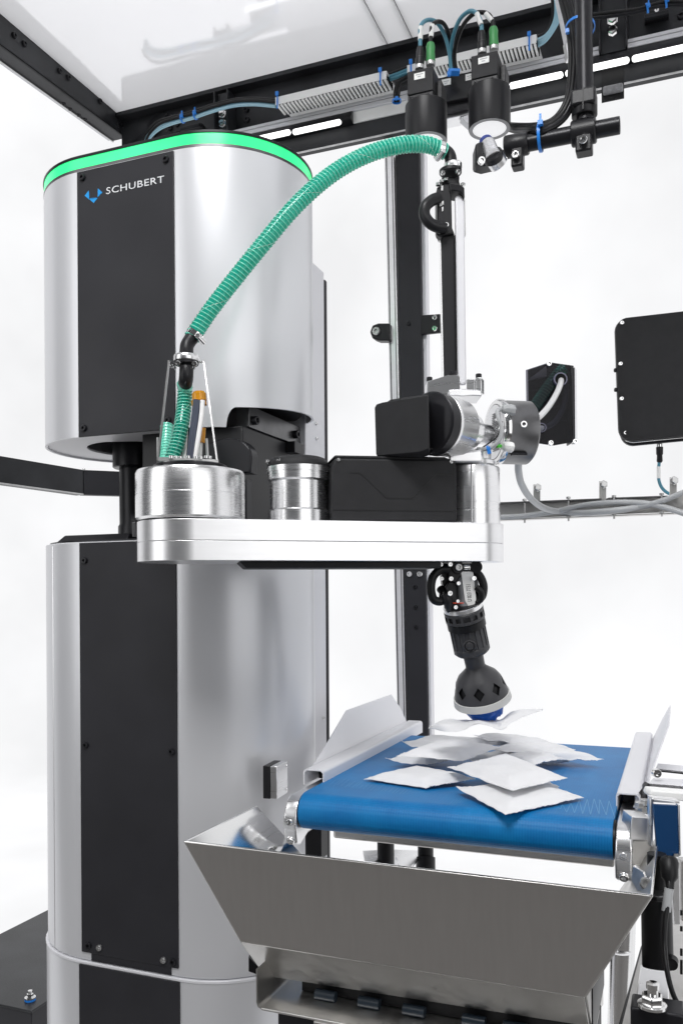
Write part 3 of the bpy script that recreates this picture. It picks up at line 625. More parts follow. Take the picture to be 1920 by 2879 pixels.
bod = part('clamp_ring', M().lathe(GA, gv, [(.0330, gz(708)), (.0345, gz(716)), (.0345, gz(822)), (.033, gz(826))], 56), CUP, gp)
cutters = []
for k in range(14):
    a = 2*PI*k/14+.1; dd = gu_*math.cos(a)+gw_*math.sin(a); wd = .0045 if k % 3 else .0062
    cutters.append(M().obox(GA+gv*gz(768)+dd*.034, dd, gv, dd.cross(gv), .004, gz(700)-gz(672), wd))
cut(bod, cutters)
part('gloss_band', M().lathe(GA, gv, [(.0325, gz(826)), (.0335, gz(828)), (.0335, gz(905)), (.032, gz(910))], 56), RUB, gp)
part('grip_body', M().lathe(GA, gv, [(.0295, gz(905)), (.0300, gz(915)), (.0305, gz(1120)), (.029, gz(1185)), (.024, gz(1205))], 56), CUP, gp)
for k in range(18):
    a = 2*PI*k/18; dd = gu_*math.cos(a)+gw_*math.sin(a)
    part('grip_rib', M().obox(GA+gv*(gz(905)+gz(1170))/2+dd*.0300, dd, gv, dd.cross(gv), .0018, (gz(1170)-gz(905))/2, .0016), CUP, gp, bevel=.0005)
tc_ = (D(1316, 1815, 1.45)-ga(.35)); tc_ = (tc_-gv*tc_.dot(gv)).normalized()
part('round_boss', M().lathe(GA+gv*gz(1045)+tc_*.029, tc_, [(.0108, 0), (.0108, .0032), (.0096, .0040), (.0092, .0018), (.0080, .0015), (.0060, .0048), (0, .0056)], 32), CUP, gp)
part('bottom_ring', M().lathe(GA, gv, [(.0305, gz(1100)), (.0325, gz(1110)), (.0325, gz(1160)), (.029, gz(1190))], 12), CUP, gp, bevel=.002)
part('neck', M().lathe(GA, gv, [(.0185, gz(1190)), (.0175, gz(1260)), (.0172, gz(1380))], 40), CUP, gp)
bell = part('cup_shell', M().lathe(GA, gv, [(.0172, gz(1345)), (.020, gz(1375)), (.0350, gz(1450)), (.0412, gz(1510)), (.0480, gz(1650)), (.0485, gz(1672)), (.0465, gz(1672)), (.0405, gz(1515)), (.036, gz(1470)), (.015, gz(1390))], 56), CUP, gp)
cutters = []
base_a = math.atan2(tc_.dot(gw_), tc_.dot(gu_))
for k in range(8):
    a = base_a+2*PI*k/8+.02; dd = gu_*math.cos(a)+gw_*math.sin(a); tt = dd.cross(gv)
    c_ = GA+gv*gz(1560)+dd*.044; q = [c_+tt*.0098-dd*.012, c_+gv*.0118-dd*.012, c_-tt*.0098-dd*.012, c_-gv*.0118-dd*.012]
    cutters.append(M().prism(q, dd*.03))
cut(bell, cutters)
part('hole_dark_liner', M().lathe(GA, gv, [(.016, gz(1440)), (.0335, gz(1500)), (.0385, gz(1545)), (.0435, gz(1660))], 40), RUB, gp)  # black liner added inside the shell to paint the cut-outs as dark shade
part('cup_rim', M().lathe(GA, gv, [(.0485, gz(1672)), (.0505, gz(1675)), (.0520, gz(1745)), (.050, gz(1748)), (.040, gz(1748))], 56), mat('pale_rim', (.52, .52, .51), .5), gp)
m_ = M().lathe(GA, gv, [(.034, gz(1735)), (.033, gz(1770)), (.028, gz(1795)), (.033, gz(1840)), (.029, gz(1915)), (0, gz(1915))], 48)
for v in m_.v:
    v += noise.noise_vector(v*130)*.0042
part('suction_pad', m_, PADB, gp)
# knuckle between arm and gripper
part('knuckle_block', slabp([(1238, 1584), (1300, 1584), (1312, 1600), (1310, 1700), (1296, 1712), (1262, 1700), (1244, 1640)], 1.478, .03), BLK, gp, bevel=.002)
part('knuckle_plate', slabp([(1262, 1590), (1293, 1590), (1296, 1620), (1280, 1640), (1262, 1632)], 1.462, .012), BLK, gp, bevel=.002)
part('mount_plate', slabp([(1225, 1583), (1345, 1583), (1346, 1600), (1336, 1612), (1232, 1612), (1225, 1598)], 1.476, .045), BLKM, gp, bevel=.003)
part('pivot_boss', M().lathe(D(1288, 1595, 1.455), F, [(.0095, 0), (.0105, .001), (.0105, .02)], 32), BLK, gp)
screw(gp, D(1288, 1595, 1.455), TOCAM, .006, 'zinc_cap')
part('pivot_pin', M().cyl(D(1300, 1596, 1.462), D(1336, 1594, 1.462), .0055, 24), CHROME, gp)
part('pivot_lug', M().cyl(D(1338, 1594, 1.455), D(1338, 1594, 1.49), .0105, 24), BLK, gp)
part('ribbed_rod', M().cyl(D(1302, 1606, 1.474), D(1312, 1712, 1.482), .014, 32), TUBEG, gp)
part('rod_sleeve', M().cyl(D(1331, 1606, 1.478), D(1340, 1700, 1.486), .0065, 20), TUBEG, gp)
la, lb = D(1296, 1607, 1.4565), D(1305, 1706, 1.4655); ld = (lb-la).normalized(); lr = (D(1330, 1607, 1.458)-la).normalized()
lab = part('paper_label', M().prism([la, la+lr*.0205, la+lr*.0215+ld*.05, la+lr*.016+ld*.060, la+lr*.008+ld*.062, la+ld*.05+lr*.002], F*.0008), LAB, gp)
text('U 023 7751', .0105, INK, lab, la+ld*.052+lr*.0135-F*.0004, -ld, -lr, sx=.62, ext=.0002, name='lettering')
part('left_loop', M().tube([D(1262, 1600, 1.465), D(1238, 1602, 1.462), D(1217, 1622, 1.46), D(1211, 1655, 1.46), D(1219, 1685, 1.462), D(1241, 1690, 1.466), D(1246, 1668, 1.472), D(1238, 1655, 1.48)], .0074, 16), RUB, gp)
part('right_loop', M().tube([D(1334, 1605, 1.47), D(1350, 1622, 1.468), D(1359, 1648, 1.468), D(1355, 1676, 1.47), D(1342, 1682, 1.474), D(1334, 1665, 1.48)], .0070, 16), RUB, gp)
part('right_loop', M().tube([D(1338, 1650, 1.462), D(1351, 1664, 1.462), D(1352, 1684, 1.466), D(1338, 1694, 1.47)], .0055, 14), RUB, gp)
part('elbow', M().tube([D(1252, 1670, 1.462), D(1258, 1690, 1.462), D(1264, 1708, 1.47), D(1272, 1722, 1.478)], .0085, 16), BLK, gp)
part('arm_link', slabp([(1252, 1650), (1262, 1634), (1278, 1640), (1284, 1690), (1272, 1712), (1262, 1690)], 1.46, .01), BLK, gp, bevel=.002)
for x, y, r in ((1238, 1587, .004), (1265, 1587, .004), (1267, 1627, .004), (1241, 1627, .0035), (1264, 1668, .0045), (1331, 1626, .004), (1280, 1707, .0035), (1288, 1640, .0035), (1286, 1690, .003)): screw(gp, D(x, y, 1.452), TOCAM, r, 'steel_cap')

# ================================================================== ENCLOSURE FRAME
# left beam (runs towards the camera)
XB = -1.545
lb_ = thing('frame_beam', 'black steel ceiling beam running to the top left corner', 'beam', (XB, 1.6, zc(1.3)), 'ceiling frame beams')
def xb(x, y, X=XB): return XP(x, y, X)
w0, w1, w2, w3 = xb(-60, -29), xb(374, 311), xb(356, 388), xb(-60, 80)
part('web', M().prism([w0, w1, w2, w3], (-.006, 0, 0)), BEAM, lb_, bevel=.001)
q0, q1 = w3+V((-.006, 0, 0)), w2+V((-.006, 0, 0))
part('flange', M().prism([w3, w2, w2+V((-.045, 0, 0)), w3+V((-.045, 0, 0))], (0, 0, .004)), BEAM, lb_, bevel=.001)
part('outer_lip', M().prism([w3+V((-.045, 0, -.004)), w2+V((-.045, 0, -.004)), w2+V((-.045, 0, .02)), w3+V((-.045, 0, .02))], (-.004, 0, 0)), ZINC, lb_)
part('outer_flange', M().prism([w3+V((-.049, 0, .004)), w2+V((-.049, 0, .004)), w2+V((-.065, 0, .004)), w3+V((-.065, 0, .004))], (0, 0, .004)), PAINT2, lb_)
for x, y in ((40, 100), (68, 123), (167, 199), (192, 218), (281, 285)): screw(lb_, xb(x, y), (1, 0, 0), .008)
for x, y in ((330, 300), (344, 309), (330, 325), (344, 337), (331, 350), (345, 361)): screw(lb_, xb(x, y), (1, 0, 0), .0085)
for x, y in ((180, 293), (198, 308), (222, 325), (240, 337)): screw(lb_, ZP(x-1, y-6, w2.z-CZ-.0) if False else xb(x, y-3, XB-.02), (0, 0, -1), .006)
# back beam
YB = 2.15
def zb(y, Y=YB, x=1431): return YP(x, y, Y).z
bb = thing('frame_beam', 'black steel ceiling beam crossing behind the cameras to the top right', 'beam', (-.2, YB, zc(1.3)), 'ceiling frame beams')
x0_, x1_ = XB, .62
zw0, zw1 = zb(196), zb(84)+.010
part('web', M().box((x0_, YB, zw0), (x1_, YB+.006, zw1)), BEAM, bb, bevel=.001)
part('top_flange', M().box((x0_, YB-.03, zw1), (x1_, YB+.006, zw1+.012)), BEAM, bb, bevel=.001)
part('corner_plate', M().prism([xb(361, 301), xb(345, 410), YP(420, 396, YB-.012), YP(470, 318, YB-.012)], (0, .01, 0)), BEAM, bb, bevel=.002)
# silver rail, in two grooved strips
xr0 = YP(656, 375, YB).x
zr0, zr1 = zb(211, YB-.03), zb(187, YB-.03)
for a_, b_ in ((zr0, zr0+(zr1-zr0)*.52), (zr0+(zr1-zr0)*.60, zr1)): part('silver_rail', M().box((xr0, YB-.03, a_), (x1_, YB-.001, b_)), PAINT2, bb, bevel=.001)
part('rail_groove', M().box((xr0, YB-.026, zr0+.001), (x1_, YB-.002, zr1-.001)), DSTEEL, bb)
# lower beam
zl0, zl1 = zb(306, YB-.02), zb(250, YB-.02)
xl0 = YP(735, 452, YB).x
part('lower_beam', M().box((xl0, YB-.02, zl0), (x1_, YB-.001, zl1)), BEAM, bb, bevel=.0015)
part('edge_strip', M().box((xl0, YB-.0215, zl0-.0005), (x1_, YB-.0195, zl0+.0035)), ZINC, bb)
# joint brackets with hex bolts
for xa, xb_ in ((612, 645), (1688, 1758)):
    pa, pb = YP(xa, 330 if xa < 1000 else 60, YB-.034), YP(xb_, 330 if xa < 1000 else 60, YB-.034)
    zz0, zz1 = zb(196, YB-.034), zw1-.012
    k = part('joint_bracket', M().box((pa.x, YB-.034, zr0-.004), (pb.x, YB-.0302, zz1)), BEAM, bb, bevel=.001)
    for X_ in (pa.x-.004, pb.x): part('bracket_rib', M().box((X_, YB-.05, zr0-.004), (X_+.004, YB-.002, zz1)), BEAM, bb, bevel=.001)
for x, y in ((627, 322), (627, 348)): screw(bb, YP(x, y, YB-.035), (0, -1, 0), .0095, 'steel_hex')
for x, y in ((1721, 58), (1721, 89)): screw(bb, YP(x, y, YB-.035), (0, -1, 0), .0105, 'steel_hex')
for x, y in ((694, 310), (696, 337), (481, 332), (503, 377), (481, 384), (1913, 46), (480, 360), (500, 350)): screw(bb, YP(x, y, YB), (0, -1, 0), .0085, 'black')
part('foam_block', M().box(YP(1693, 262, YB-.035), YP(1750, 232, YB-.035)+V((0, .03, .002))), WOODW, bb, bevel=.004, seg=3)
part('foam_recess', M().box((YP(1690, 250, YB-.022).x, YB-.0225, zb(290, YB-.02, 1690)), (YP(1753, 220, YB-.022).x, YB-.0195, zl1-.004)), RUB, bb)
# LED bars
def led(label, xa, xb_, pills, first):
    t = thing('led_bar', label, 'light', (YP((xa+xb_)/2, 240, YB-.05).x, YB-.05, zc(1.26)), 'LED bars under the back beam')
    zb0, zb1 = zl1+.001, zr0-.001
    a_, b_ = YP(xa, first(xa), YB-.045).x, YP(xb_, first(xb_), YB-.045).x
    part('led_housing', M().prism([(a_, YB-.02, zb0-.006), (a_, YB-.045, zb0), (a_, YB-.045, zb0+.004), (a_, YB-.03, zb1), (a_, YB-.002, zb1), (a_, YB-.002, zb0-.006)], (b_-a_, 0, 0)), BLKM, t, bevel=.001)
    for p0, p1 in pills:
        u0, u1 = YP(p0, first(p0), YB-.047), YP(p1, first(p1), YB-.047); zz = (u0.z+u1.z)/2; rr = .0068
        o_ = []
        for i in range(9): a = PI/2+PI*i/8; o_.append((u0.x+rr+rr*math.cos(a), rr*math.sin(a)))
        for i in range(9): a = -PI/2+PI*i/8; o_.append((u1.x-rr+rr*math.cos(a), rr*math.sin(a)))
        yy = YB-.0475
        part('led_lens', M().prism([(x, yy, zz+z_) for x, z_ in o_], (0, .006, 0)), LEDM, t)
        ds = M(); k = max(2, int((u1.x-u0.x)/.02))
    return t
lf = lambda x: 241-(x-1431)*.2215
led('short LED bar under the beam just right of the column top', 700, 985, [(690, 816), (822, 958)], lambda x: 342.5-(x-958)*.20)
led('long lit LED bar under the beam to the right of the mast and cameras', 1300, 1990, [(1300, 1424), (1430, 1582), (1588, 1768), (1775, 1960)], lf)
part('white_filler', M().box((YP(990, 340, YB-.024).x, YB-.024, zb(345, YB-.024, 1000)), (YP(1300, 290, YB-.024).x, YB-.018, zr0-.002)), WPL, bb)
# ceiling panels
for i, (xa, xb_) in enumerate(((XB+.002, -.7015), (-.698, -.6345), (-.631, 1.3))):
    o_ = part('ceiling_panel', M().box((xa, .95, zw1+.0125), (xb_, YB-.012, zw1+.0185)), ACRY, None, bevel=.001)
    tag(o_, ('large glossy white ceiling panel over the column at top left', 'narrow glossy white ceiling strip between the two big panels', 'glossy white ceiling panel above the cameras at top right')[i], 'ceiling panel', 'glossy ceiling panels')
sj = part('joint_light_block', M().box((-.7030, .95, zw1+.0186), (-.6965, YB-.012, zw1+.0205)), RUB, o_); part('joint_light_block', M().box((-.6360, .95, zw1+.0186), (-.6295, YB-.012, zw1+.0205)), RUB, o_)  # dark strips added over the gaps to keep overhead light from showing through
# rear post
ps = thing('frame_post', 'tall black post with silver side rails standing behind the arm', 'post', YP(1180, 2100, YB+.02))
YPz = YB+.01
def slabY(pts, Y, th): return M().prism([YP(x, y, Y) for x, y in pts], (0, th, 0))
part('post_core', slabY([(1110, 425), (1178, 425), (1204, 2120), (1146, 2120)], YPz, .05), PANEL, ps, bevel=.002)
part('side_rail', slabY([(1079, 400), (1108, 400), (1146, 2120), (1118, 2120)], YPz+.012, .03), ALUX, ps, bevel=.003)
part('side_rail', slabY([(1179.5, 425), (1193, 425), (1214, 2120), (1205.5, 2120)], YPz+.012, .03), PAINT2, ps, bevel=.002)
for a_, b_ in ((1083, 1086), (1099, 1101)): part('rail_groove', slabY([(a_, 400), (b_, 400), (b_+38, 2120), (a_+38, 2120)], YPz+.0105, .003), DSTEEL, ps)
kn = part('knob_bracket', slabY([(1062, 908), (1095, 908), (1095, 957), (1062, 957), (1046, 951), (1039, 933), (1046, 914)], YPz-.006, .03), BLK, ps, bevel=.004)
screw(kn, YP(1059, 932, YPz-.006), (0, -1, 0), .011, 'zinc')
hg = part('hinge_plate', slabY([(1183, 886), (1237, 882), (1237, 934), (1183, 940)], YPz-.004, .012), BLK, ps, bevel=.002)
for x, y in ((1221, 894), (1222, 924)): screw(hg, YP(x, y, YPz-.004), (0, -1, 0), .0075, 'steel')
for x, y in ((1149, 910), (1167, 1651), (1168, 1708), (1169, 1764)): screw(ps, YP(x, y, YPz), (0, -1, 0), .0055)
for x, y in ((1152, 1614), (1180, 1614)): screw(ps, YP(x, y, YPz), (0, -1, 0), .0085, 'steel')
part('panel_edge', M().box((YP(915, 1900, YB).x-.12, YB+.03, .4), (YP(915, 1900, YB).x-.115, YB+.034, .9)), PAINT2, ps)
# left guard rail
gr = thing('guard_rail', 'dark grey horizontal guard rail coming in from the left edge behind the column', 'rail', D(150, 1385, 2.2))
def railseg(p, q_, h, th): d_ = (q_-p); return M().prism([p, q_, q_-UP*h, p-UP*h], V((d_.y, -d_.x, 0)).normalized()*-th)
part('rail_body', railseg(D(-80, 1268, 2.0), D(236, 1321, 2.27), .0665, .03), BEAM, gr, bevel=.001)
part('rail_sleeve', railseg(D(236.5, 1321, 2.268), D(420, 1329, 2.38), .0655, .03), PANEL, gr, bevel=.001)
part('rail_lip', railseg(D(-80, 1345, 1.995), D(236, 1388, 2.265), .003, .002), ZINC, gr)
screw(gr, D(237, 1320, 2.262), UP, .004, 'steel')

# ================================================================== CABLE DUCTS AND CABLES on the back beam
def duct(label, xa, xb_, ya, yb, lidh, nf, grp='white cable ducts on the back beam'):
    Y = YB-.10; a, b = YP(xa, ya, Y), YP(xb_, yb, Y); z1 = (a.z+b.z)/2; z0 = z1-sz(lidh, 2.07)
    t = thing('cable_duct', label, 'cable duct', (a.x, Y, z0), grp)
    part('duct_lid', M().box((a.x, Y, z0), (b.x, Y+.002, z1)), WPL, t, bevel=.0006)
    part('duct_top', M().box((a.x, Y+.0025, z1-.002), (b.x, YB-.002, z1)), WPL, t)
    L = b.x-a.x; st = L/nf
    me = _mesh('duct_fin', M().box((-st*.27, 0, -.003), (st*.27, .048, .0012)), WPL)
    for i in range(nf):
        o = bpy.data.objects.new('fin', me); COL.objects.link(o); o.parent = t; o.location = V((a.x+st*(i+.5), Y+.003, z0+.001))-t.location
    part('duct_gap_dark', M().box((a.x, Y+.012, z0+.004), (b.x, Y+.05, z0+.012)), RUB, t)  # black sheet put behind the fins to paint the gaps dark
    part('duct_dark_back', M().box((a.x, Y+.0505, z0-.001), (b.x, Y+.053, z1-.003)), RUB, t)  # duct's rear wall coloured black, for shade between the fins
    return t, a, b, z0, z1
d1 = duct('white slotted cable duct nearer the column, left of the two', 774, 1086, 274, 198, 23, 30)
d2 = duct('white slotted cable duct behind the two cameras', 1144, 1507, 183, 96, 23, 34)
def ties(parent, lst):
    for c, ax_, r in lst: zip_tie(parent, c, ax_, r, .0042)
def bundle(label, rows, loc):
    t = thing('cable_bundle', label, 'cables', loc)
    for pts, r, mt in rows: part('cable', M().tube(pts, r, 10), mt, t)
    return t
Yc = YB-.07
base = [(408, 405), (420, 378), (448, 352), (490, 337), (540, 324), (600, 304), (660, 289), (715, 286), (775, 291)]
rows = []
for k, (dx, dy, r, mt) in enumerate(((-4, -8, .0052, RUB), (0, 0, .0048, PBLUE), (5, 8, .0045, PBLUE), (1, -4, .004, RUB))):
    rows.append(([YP(x+dx*(1 if i < 3 else .3), y+dy*(1 if i > 1 else .6), Yc-.005*k) for i, (x, y) in enumerate(base)], r, mt))
cb1 = bundle('pale blue and black cables bending down from the left duct to the column', rows, YP(450, 400, Yc))
for x, y in ((514, 333), (550, 323)): zip_tie(cb1, YP(x, y, Yc-.008), V((1, 0, .05)), .0115, .005)
rows = [([YP(1080, 222+o, Yc), YP(1112, 211+o, Yc-.003), YP(1150, 196+o, Yc)], .0046, mt) for o, mt in ((-8, RUB), (-1, TEAL), (7, TEAL))]
cb2 = bundle('teal and black cables crossing the gap between the two white ducts', rows, YP(1115, 215, Yc))
rows = [([YP(1500, 122+o, Yc), YP(1535, 103+o*.7, Yc-.01), YP(1560+o*.6, 60, Yc-.02), YP(1566+o*.8, 10, Yc-.04), YP(1556+o*.8, -50, Yc-.06)], .0046, mt) for o, mt in ((-15, RUB), (-5, PBLUE), (4, PBLUE), (12, PBLUE))]
cb3 = bundle('pale blue tubes curving up out of the right duct to the top edge', rows, YP(1540, 100, Yc))
for tt, (x, y) in ((d1[0], (780, 278)), (d1[0], (1069, 212)), (d2[0], (1155, 189)), (d2[0], (1487, 112))):
    p = YP(x, y, YB-.103); part('zip_tie', M().box(p+V((-.002, -.001, -.026)), p+V((.002, .0, .012))).box(p+V((-.004, -.005, .008)), p+V((.004, .0, .018))), TIE, tt, bevel=.0005)
c4 = bundle('thin black cable loop hanging down at the left of the first camera', [([YP(1112, 285, Yc), YP(1112, 255, Yc), YP(1122, 232, Yc), YP(1150, 215, Yc)], .0052, RUB), ([YP(1118, 285, Yc-.01), YP(1120, 258, Yc-.01), YP(1130, 238, Yc-.01), YP(1152, 225, Yc-.01)], .0048, RUB)], YP(1112, 285, Yc))
zip_tie(c4, YP(1115, 284, Yc-.005), UP, .0105, .005)
# clip and cable at the far top right, and clip near the column
rows = [([YP(1655, 44, Yc), YP(1720, 36, Yc), YP(1790, 28, Yc), YP(1830, 16, Yc), YP(1875, 6, Yc), YP(1935, 6, Yc)], .005, RUB), ([YP(1655, 52, Yc-.005), YP(1730, 44, Yc), YP(1800, 32, Yc), YP(1850, 18, Yc), YP(1935, 14, Yc)], .004, BLKM)]
c5 = bundle('black cable clipped along the beam at the top right corner with two blue ties', rows, YP(1800, 30, Yc))
for x, y in ((1818, 23), (1870, 8)): zip_tie(c5, YP(x, y, Yc-.004), V((1, 0, .2)), .0095, .0045)
for px in ((1811, 1879, 28, 60), (512, 568, 345, 372)):
    o_ = thing('cable_clip', 'black plastic cable clip block screwed to the beam, '+('top right' if px[0] > 1000 else 'above the column'), 'clip', YP(px[0], px[3], YB-.02))
    a_, b_ = YP(px[0], px[3]-2, YB-.02), YP(px[1], px[2], YB-.02)
    part('clip_base', M().box((a_.x, YB-.02, a_.z), (b_.x, YB-.001, b_.z)), BLK, o_, bevel=.002)
    part('clip_foot', M().box((a_.x, YB-.032, a_.z-.004), (b_.x, YB-.0205, a_.z+.006)), BLKM, o_, bevel=.001)
    if px[0] > 1000: screw(o_, YP(1845, 31, YB-.021), (0, -1, 0), .006, 'steel')

# ================================================================== VISION CAMERAS
bk = thing('camera_bracket', 'black bracket plate with white stickers between the two vision cameras', 'bracket', D(1280, 290, 1.70))
DB = 1.70
part('bracket_plate', slabp([(1200, 225), (1345, 196), (1345, 268), (1200, 297)], DB, .012), BLK, bk, bevel=.001)
part('bracket_edge', slabp([(1200, 219), (1345, 190), (1345, 197), (1200, 226)], DB-.001, .014), ZINC, bk)
part('bracket_foot', slabp([(1200, 297), (1330, 270), (1330, 302), (1200, 330)], DB+.01, .02), PANEL, bk)
part('profile_end', slabp([(1254, 318), (1318, 304), (1318, 321), (1254, 334)], DB+.02, .04), ALUX, bk, bevel=.002)
part('profile_arm', slabp([(1296, 330), (1320, 322), (1340, 350), (1325, 356)], DB+.02, .02), PAINT2, bk)
def label_px(parent, x, y, d, wpx=26, hpx=18, sl=-.2):
    q = [(x, y), (x+wpx, y+wpx*sl), (x+wpx, y+wpx*sl+hpx), (x, y+hpx)]
    l = part('sticker', slabp(q, d-.0012, .0009), LAB, parent, bevel=.0003)
    for k, (f0, f1, r_) in enumerate(((.18, .8, .38), (.3, .62, .68))):
        a = [(x+wpx*f0, y+wpx*f0*sl+hpx*r_-1), (x+wpx*f1, y+wpx*f1*sl+hpx*r_-1), (x+wpx*f1, y+wpx*f1*sl+hpx*r_+1), (x+wpx*f0, y+wpx*f0*sl+hpx*r_+1)]
        part('print_line', slabp(a, d-.0014, .0003), GREYC, l)
label_px(bk, 1241, 224, DB); label_px(bk, 1308, 209, DB, 24)
def vcam(label, cx, cylx, ytop, ycb, d, ybox):
    t = thing('vision_camera', label, 'camera', D(cylx, ycb, d), 'industrial cameras over the belt')
    r = sz(58.5, d); base_ = D(cylx, ycb, d); H_ = (D(cylx, ytop, d)-base_).z
    part('lens_hood', M().lathe(base_, UP, [(r*.80, .0035), (r*.83, 0), (r*.985, 0), (r, .002), (r, H_-.002), (r-.002, H_), (0, H_)], 64), BLK, t)
    part('hood_rim', M().lathe(base_-UP*.0008, UP, [(r*.80, 0), (r*.975, 0), (r*.975, .002), (r*.80, .002)], 64, ring=True), RIMG, t)
    part('ring_light', M().lathe(base_+UP*.0005, UP, [(r*.80, 0), (r*.80, .003)], 56), RINGL, t)
    top = base_+UP*H_; hw = sz(37, d); hh = ybox
    cb_ = top+V((-.0035, -.004, 0))
    part('camera_base', M().box((cb_.x-hw*.98, cb_.y-hw*.9, top.z-.003), (cb_.x+hw*.98, cb_.y+hw*1.0, top.z+.010)), BLK, t, bevel=.0012)
    bx = part('camera_body', M().box((cb_.x-hw, cb_.y-hw*.95, top.z+.0105), (cb_.x+hw, cb_.y+hw*1.05, top.z+hh)), BLKT, t, bevel=.0015)
    part('mount_rail', M().box((cb_.x+hw+.001, cb_.y+.0, top.z-.004), (cb_.x+hw+.010, cb_.y+hw*1.4, top.z+hh*.72)), BLK, t, bevel=.001)
    for dx in (-.75, .6): screw(t, (cb_.x+hw*dx, cb_.y-hw*.9, top.z+.005), (0, -1, 0), .0022)
    sl = M().box((cb_.x-hw*.45, cb_.y-hw*.95-.0012, top.z+hh-.019), (cb_.x+hw*.38, cb_.y-hw*.95-.0004, top.z+hh-.007))
    st_ = part('sticker', sl, LAB, t, bevel=.0004)
    for zz, f0, f1 in ((.0105, -.32, .25), (.0145, -.18, .08)): part('print_line', M().box((cb_.x+hw*f0, cb_.y-hw*.95-.0016, top.z+hh-zz-.0008), (cb_.x+hw*f1, cb_.y-hw*.95-.0011, top.z+hh-zz+.0008)), GREYC, st_)
    return t, (cb_.x, cb_.y, top.z+hh), hw
v1 = vcam('left black cylindrical vision camera, its lens just behind the green hose end', 1190, 1198, 297, 400, 1.62, .0545)
v2 = vcam('right black cylindrical vision camera with glowing white lens ring facing down', 1376, 1375.5, 253, 364, 1.60, .0535)
def plug(parent, base_, top_, green):
    base_, top_ = V(base_), V(top_); a = top_-base_; L = a.length
    part('plug_nut', M().lathe(base_, a, [(.0085, 0), (.0088, .001), (.0088, L*.16), (.007, L*.2)], 16), ZINC, parent)
    if green: part('plug', M().lathe(base_, a, [(.0084, L*.18), (.0088, L*.22), (.0080, L*.6), (.0086, L*.82), (.007, L*.96), (.004, L)], 20), GREENP, parent)
    else: part('plug', M().lathe(base_, a, [(.0085, L*.16), (.0085, L*.5), (.0072, L*.53), (.0072, L*.8), (.006, L*.98), (.004, L)], 20), BLK, parent)
def cam_cable(v, p0, p1, pts, mt, green, labseg):
    t = v[0]
    plug(t, p0, p1, green)
    part('cable', M().tube([V(p1)-(V(p1)-V(p0)).normalized()*.004]+pts, .0039, 12), mt, t)
    a, b = labseg; part('cable_marker', M().cyl(a, b, .0046, 14), LAB, t)
dd = 1.60
cam_cable(v1, D(1179, 196, 1.61), D(1181, 132, 1.61), [D(1181, 112, 1.61), D(1181, 80, 1.612), D(1190, 62, 1.62), D(1210, 56, 1.63), D(1230, 66, 1.64), D(1250, 100, 1.65), D(1263, 150, 1.66), D(1268, 208, 1.67)], TEAL, False, (D(1181, 112, 1.61), D(1182, 76, 1.612)))
cam_cable(v1, D(1210, 186, 1.61), D(1210, 120, 1.61), [D(1211, 100, 1.61), D(1214, 74, 1.61), D(1228, 61, 1.62), D(1247, 67, 1.63), D(1263, 100, 1.65), D(1272, 150, 1.66), D(1276, 208, 1.67)], RUB, True, (D(1211, 104, 1.61), D(1215, 70, 1.61)))
cam_cable(v2, D(1355, 152, 1.59), D(1353, 88, 1.59), [D(1353, 72, 1.59), D(1348, 52, 1.59), D(1337, 36, 1.595), D(1318, 32, 1.60), D(1292, 55, 1.62), D(1274, 100, 1.64), D(1267, 150, 1.66), D(1271, 208, 1.67)], TEAL, False, (D(1352, 70, 1.588), D(1340, 38, 1.592)))
cam_cable(v2, D(1388, 142, 1.59), D(1386, 76, 1.59), [D(1384, 60, 1.59), D(1374, 42, 1.59), D(1356, 35, 1.595), D(1330, 40, 1.60), D(1302, 70, 1.62), D(1284, 115, 1.64), D(1277, 160, 1.66), D(1282, 208, 1.67)], RUB, True, (D(1382, 58, 1.588), D(1364, 38, 1.590)))
part('zip_tie', M().obox(D(1275, 203, 1.666), RC, F, UC, .0115, .0085, .0028).obox(D(1262, 208, 1.658), RC, F, UC, .0035, .0035, .004), TIE, bk, bevel=.0008)

# ================================================================== MAST, CROSS TUBE AND CLAMPS
YT = 1.551; ZT = YP(1640, 372, YT).z
ms = thing('camera_mast', 'black vertical tube clamped to a black horizontal tube at the top right', 'tube stand', D(1645, 430, 1.5))
xt0, xt1 = YP(1425, 410, YT).x, YP(1742, 352, YT).x
part('cross_tube', M().lathe((xt0, YT, ZT), (1, 0, 0), [(.0145, 0), (.0145, xt1-xt0-.001), (.0135, xt1-xt0), (.011, xt1-xt0), (.011, xt1-xt0-.03), (0, xt1-xt0-.03)], 40), BLKM, ms)
MX = YP(1641, 260, YT).x
part('mast_tube', M().cyl((MX+.001, YT+.004, ZT+.02), (MX-.002, YT+.004, ZT+.42), .0148, 36), BLKM, ms)
def clamp_block(c, h, wd, parent):
    part('clamp_body', M().lathe(V(c)-UP*h/2, UP, [(.0215, 0), (.0225, .002), (.0225, h-.002), (.0215, h)], 10), BLK, parent, bevel=.002)
cb_ = part('clamp_collar', M().lathe((MX, YT+.004, ZT+.028), UP, [(.0205, 0), (.0220, .002), (.0220, .030), (.0195, .033)], 36), BLK, ms)
part('clamp_jaw', M().box((MX-.021, YT-.020, ZT+.040), (MX+.021, YT+.02, ZT+.068)), BLK, ms, bevel=.004, seg=3)
part('jaw_slit', M().box((MX-.001, YT-.0206, ZT+.030), (MX+.001, YT-.0198, ZT+.068)), RUB, ms)
part('clamp_ring', M().lathe((MX-.022, YT, ZT), (1, 0, 0), [(.0195, 0), (.0215, .002), (.0215, .040), (.0195, .042)], 36), BLK, ms)
part('clamp_lug', M().box((MX-.014, YT-.017, ZT-.040), (MX+.014, YT+.012, ZT-.010)), BLK, ms, bevel=.003)
screw(ms, (MX, YT-.0175, ZT-.024), (0, -1, -.1), .0075, 'steel_cap')
X2 = YP(1450, 405, YT).x
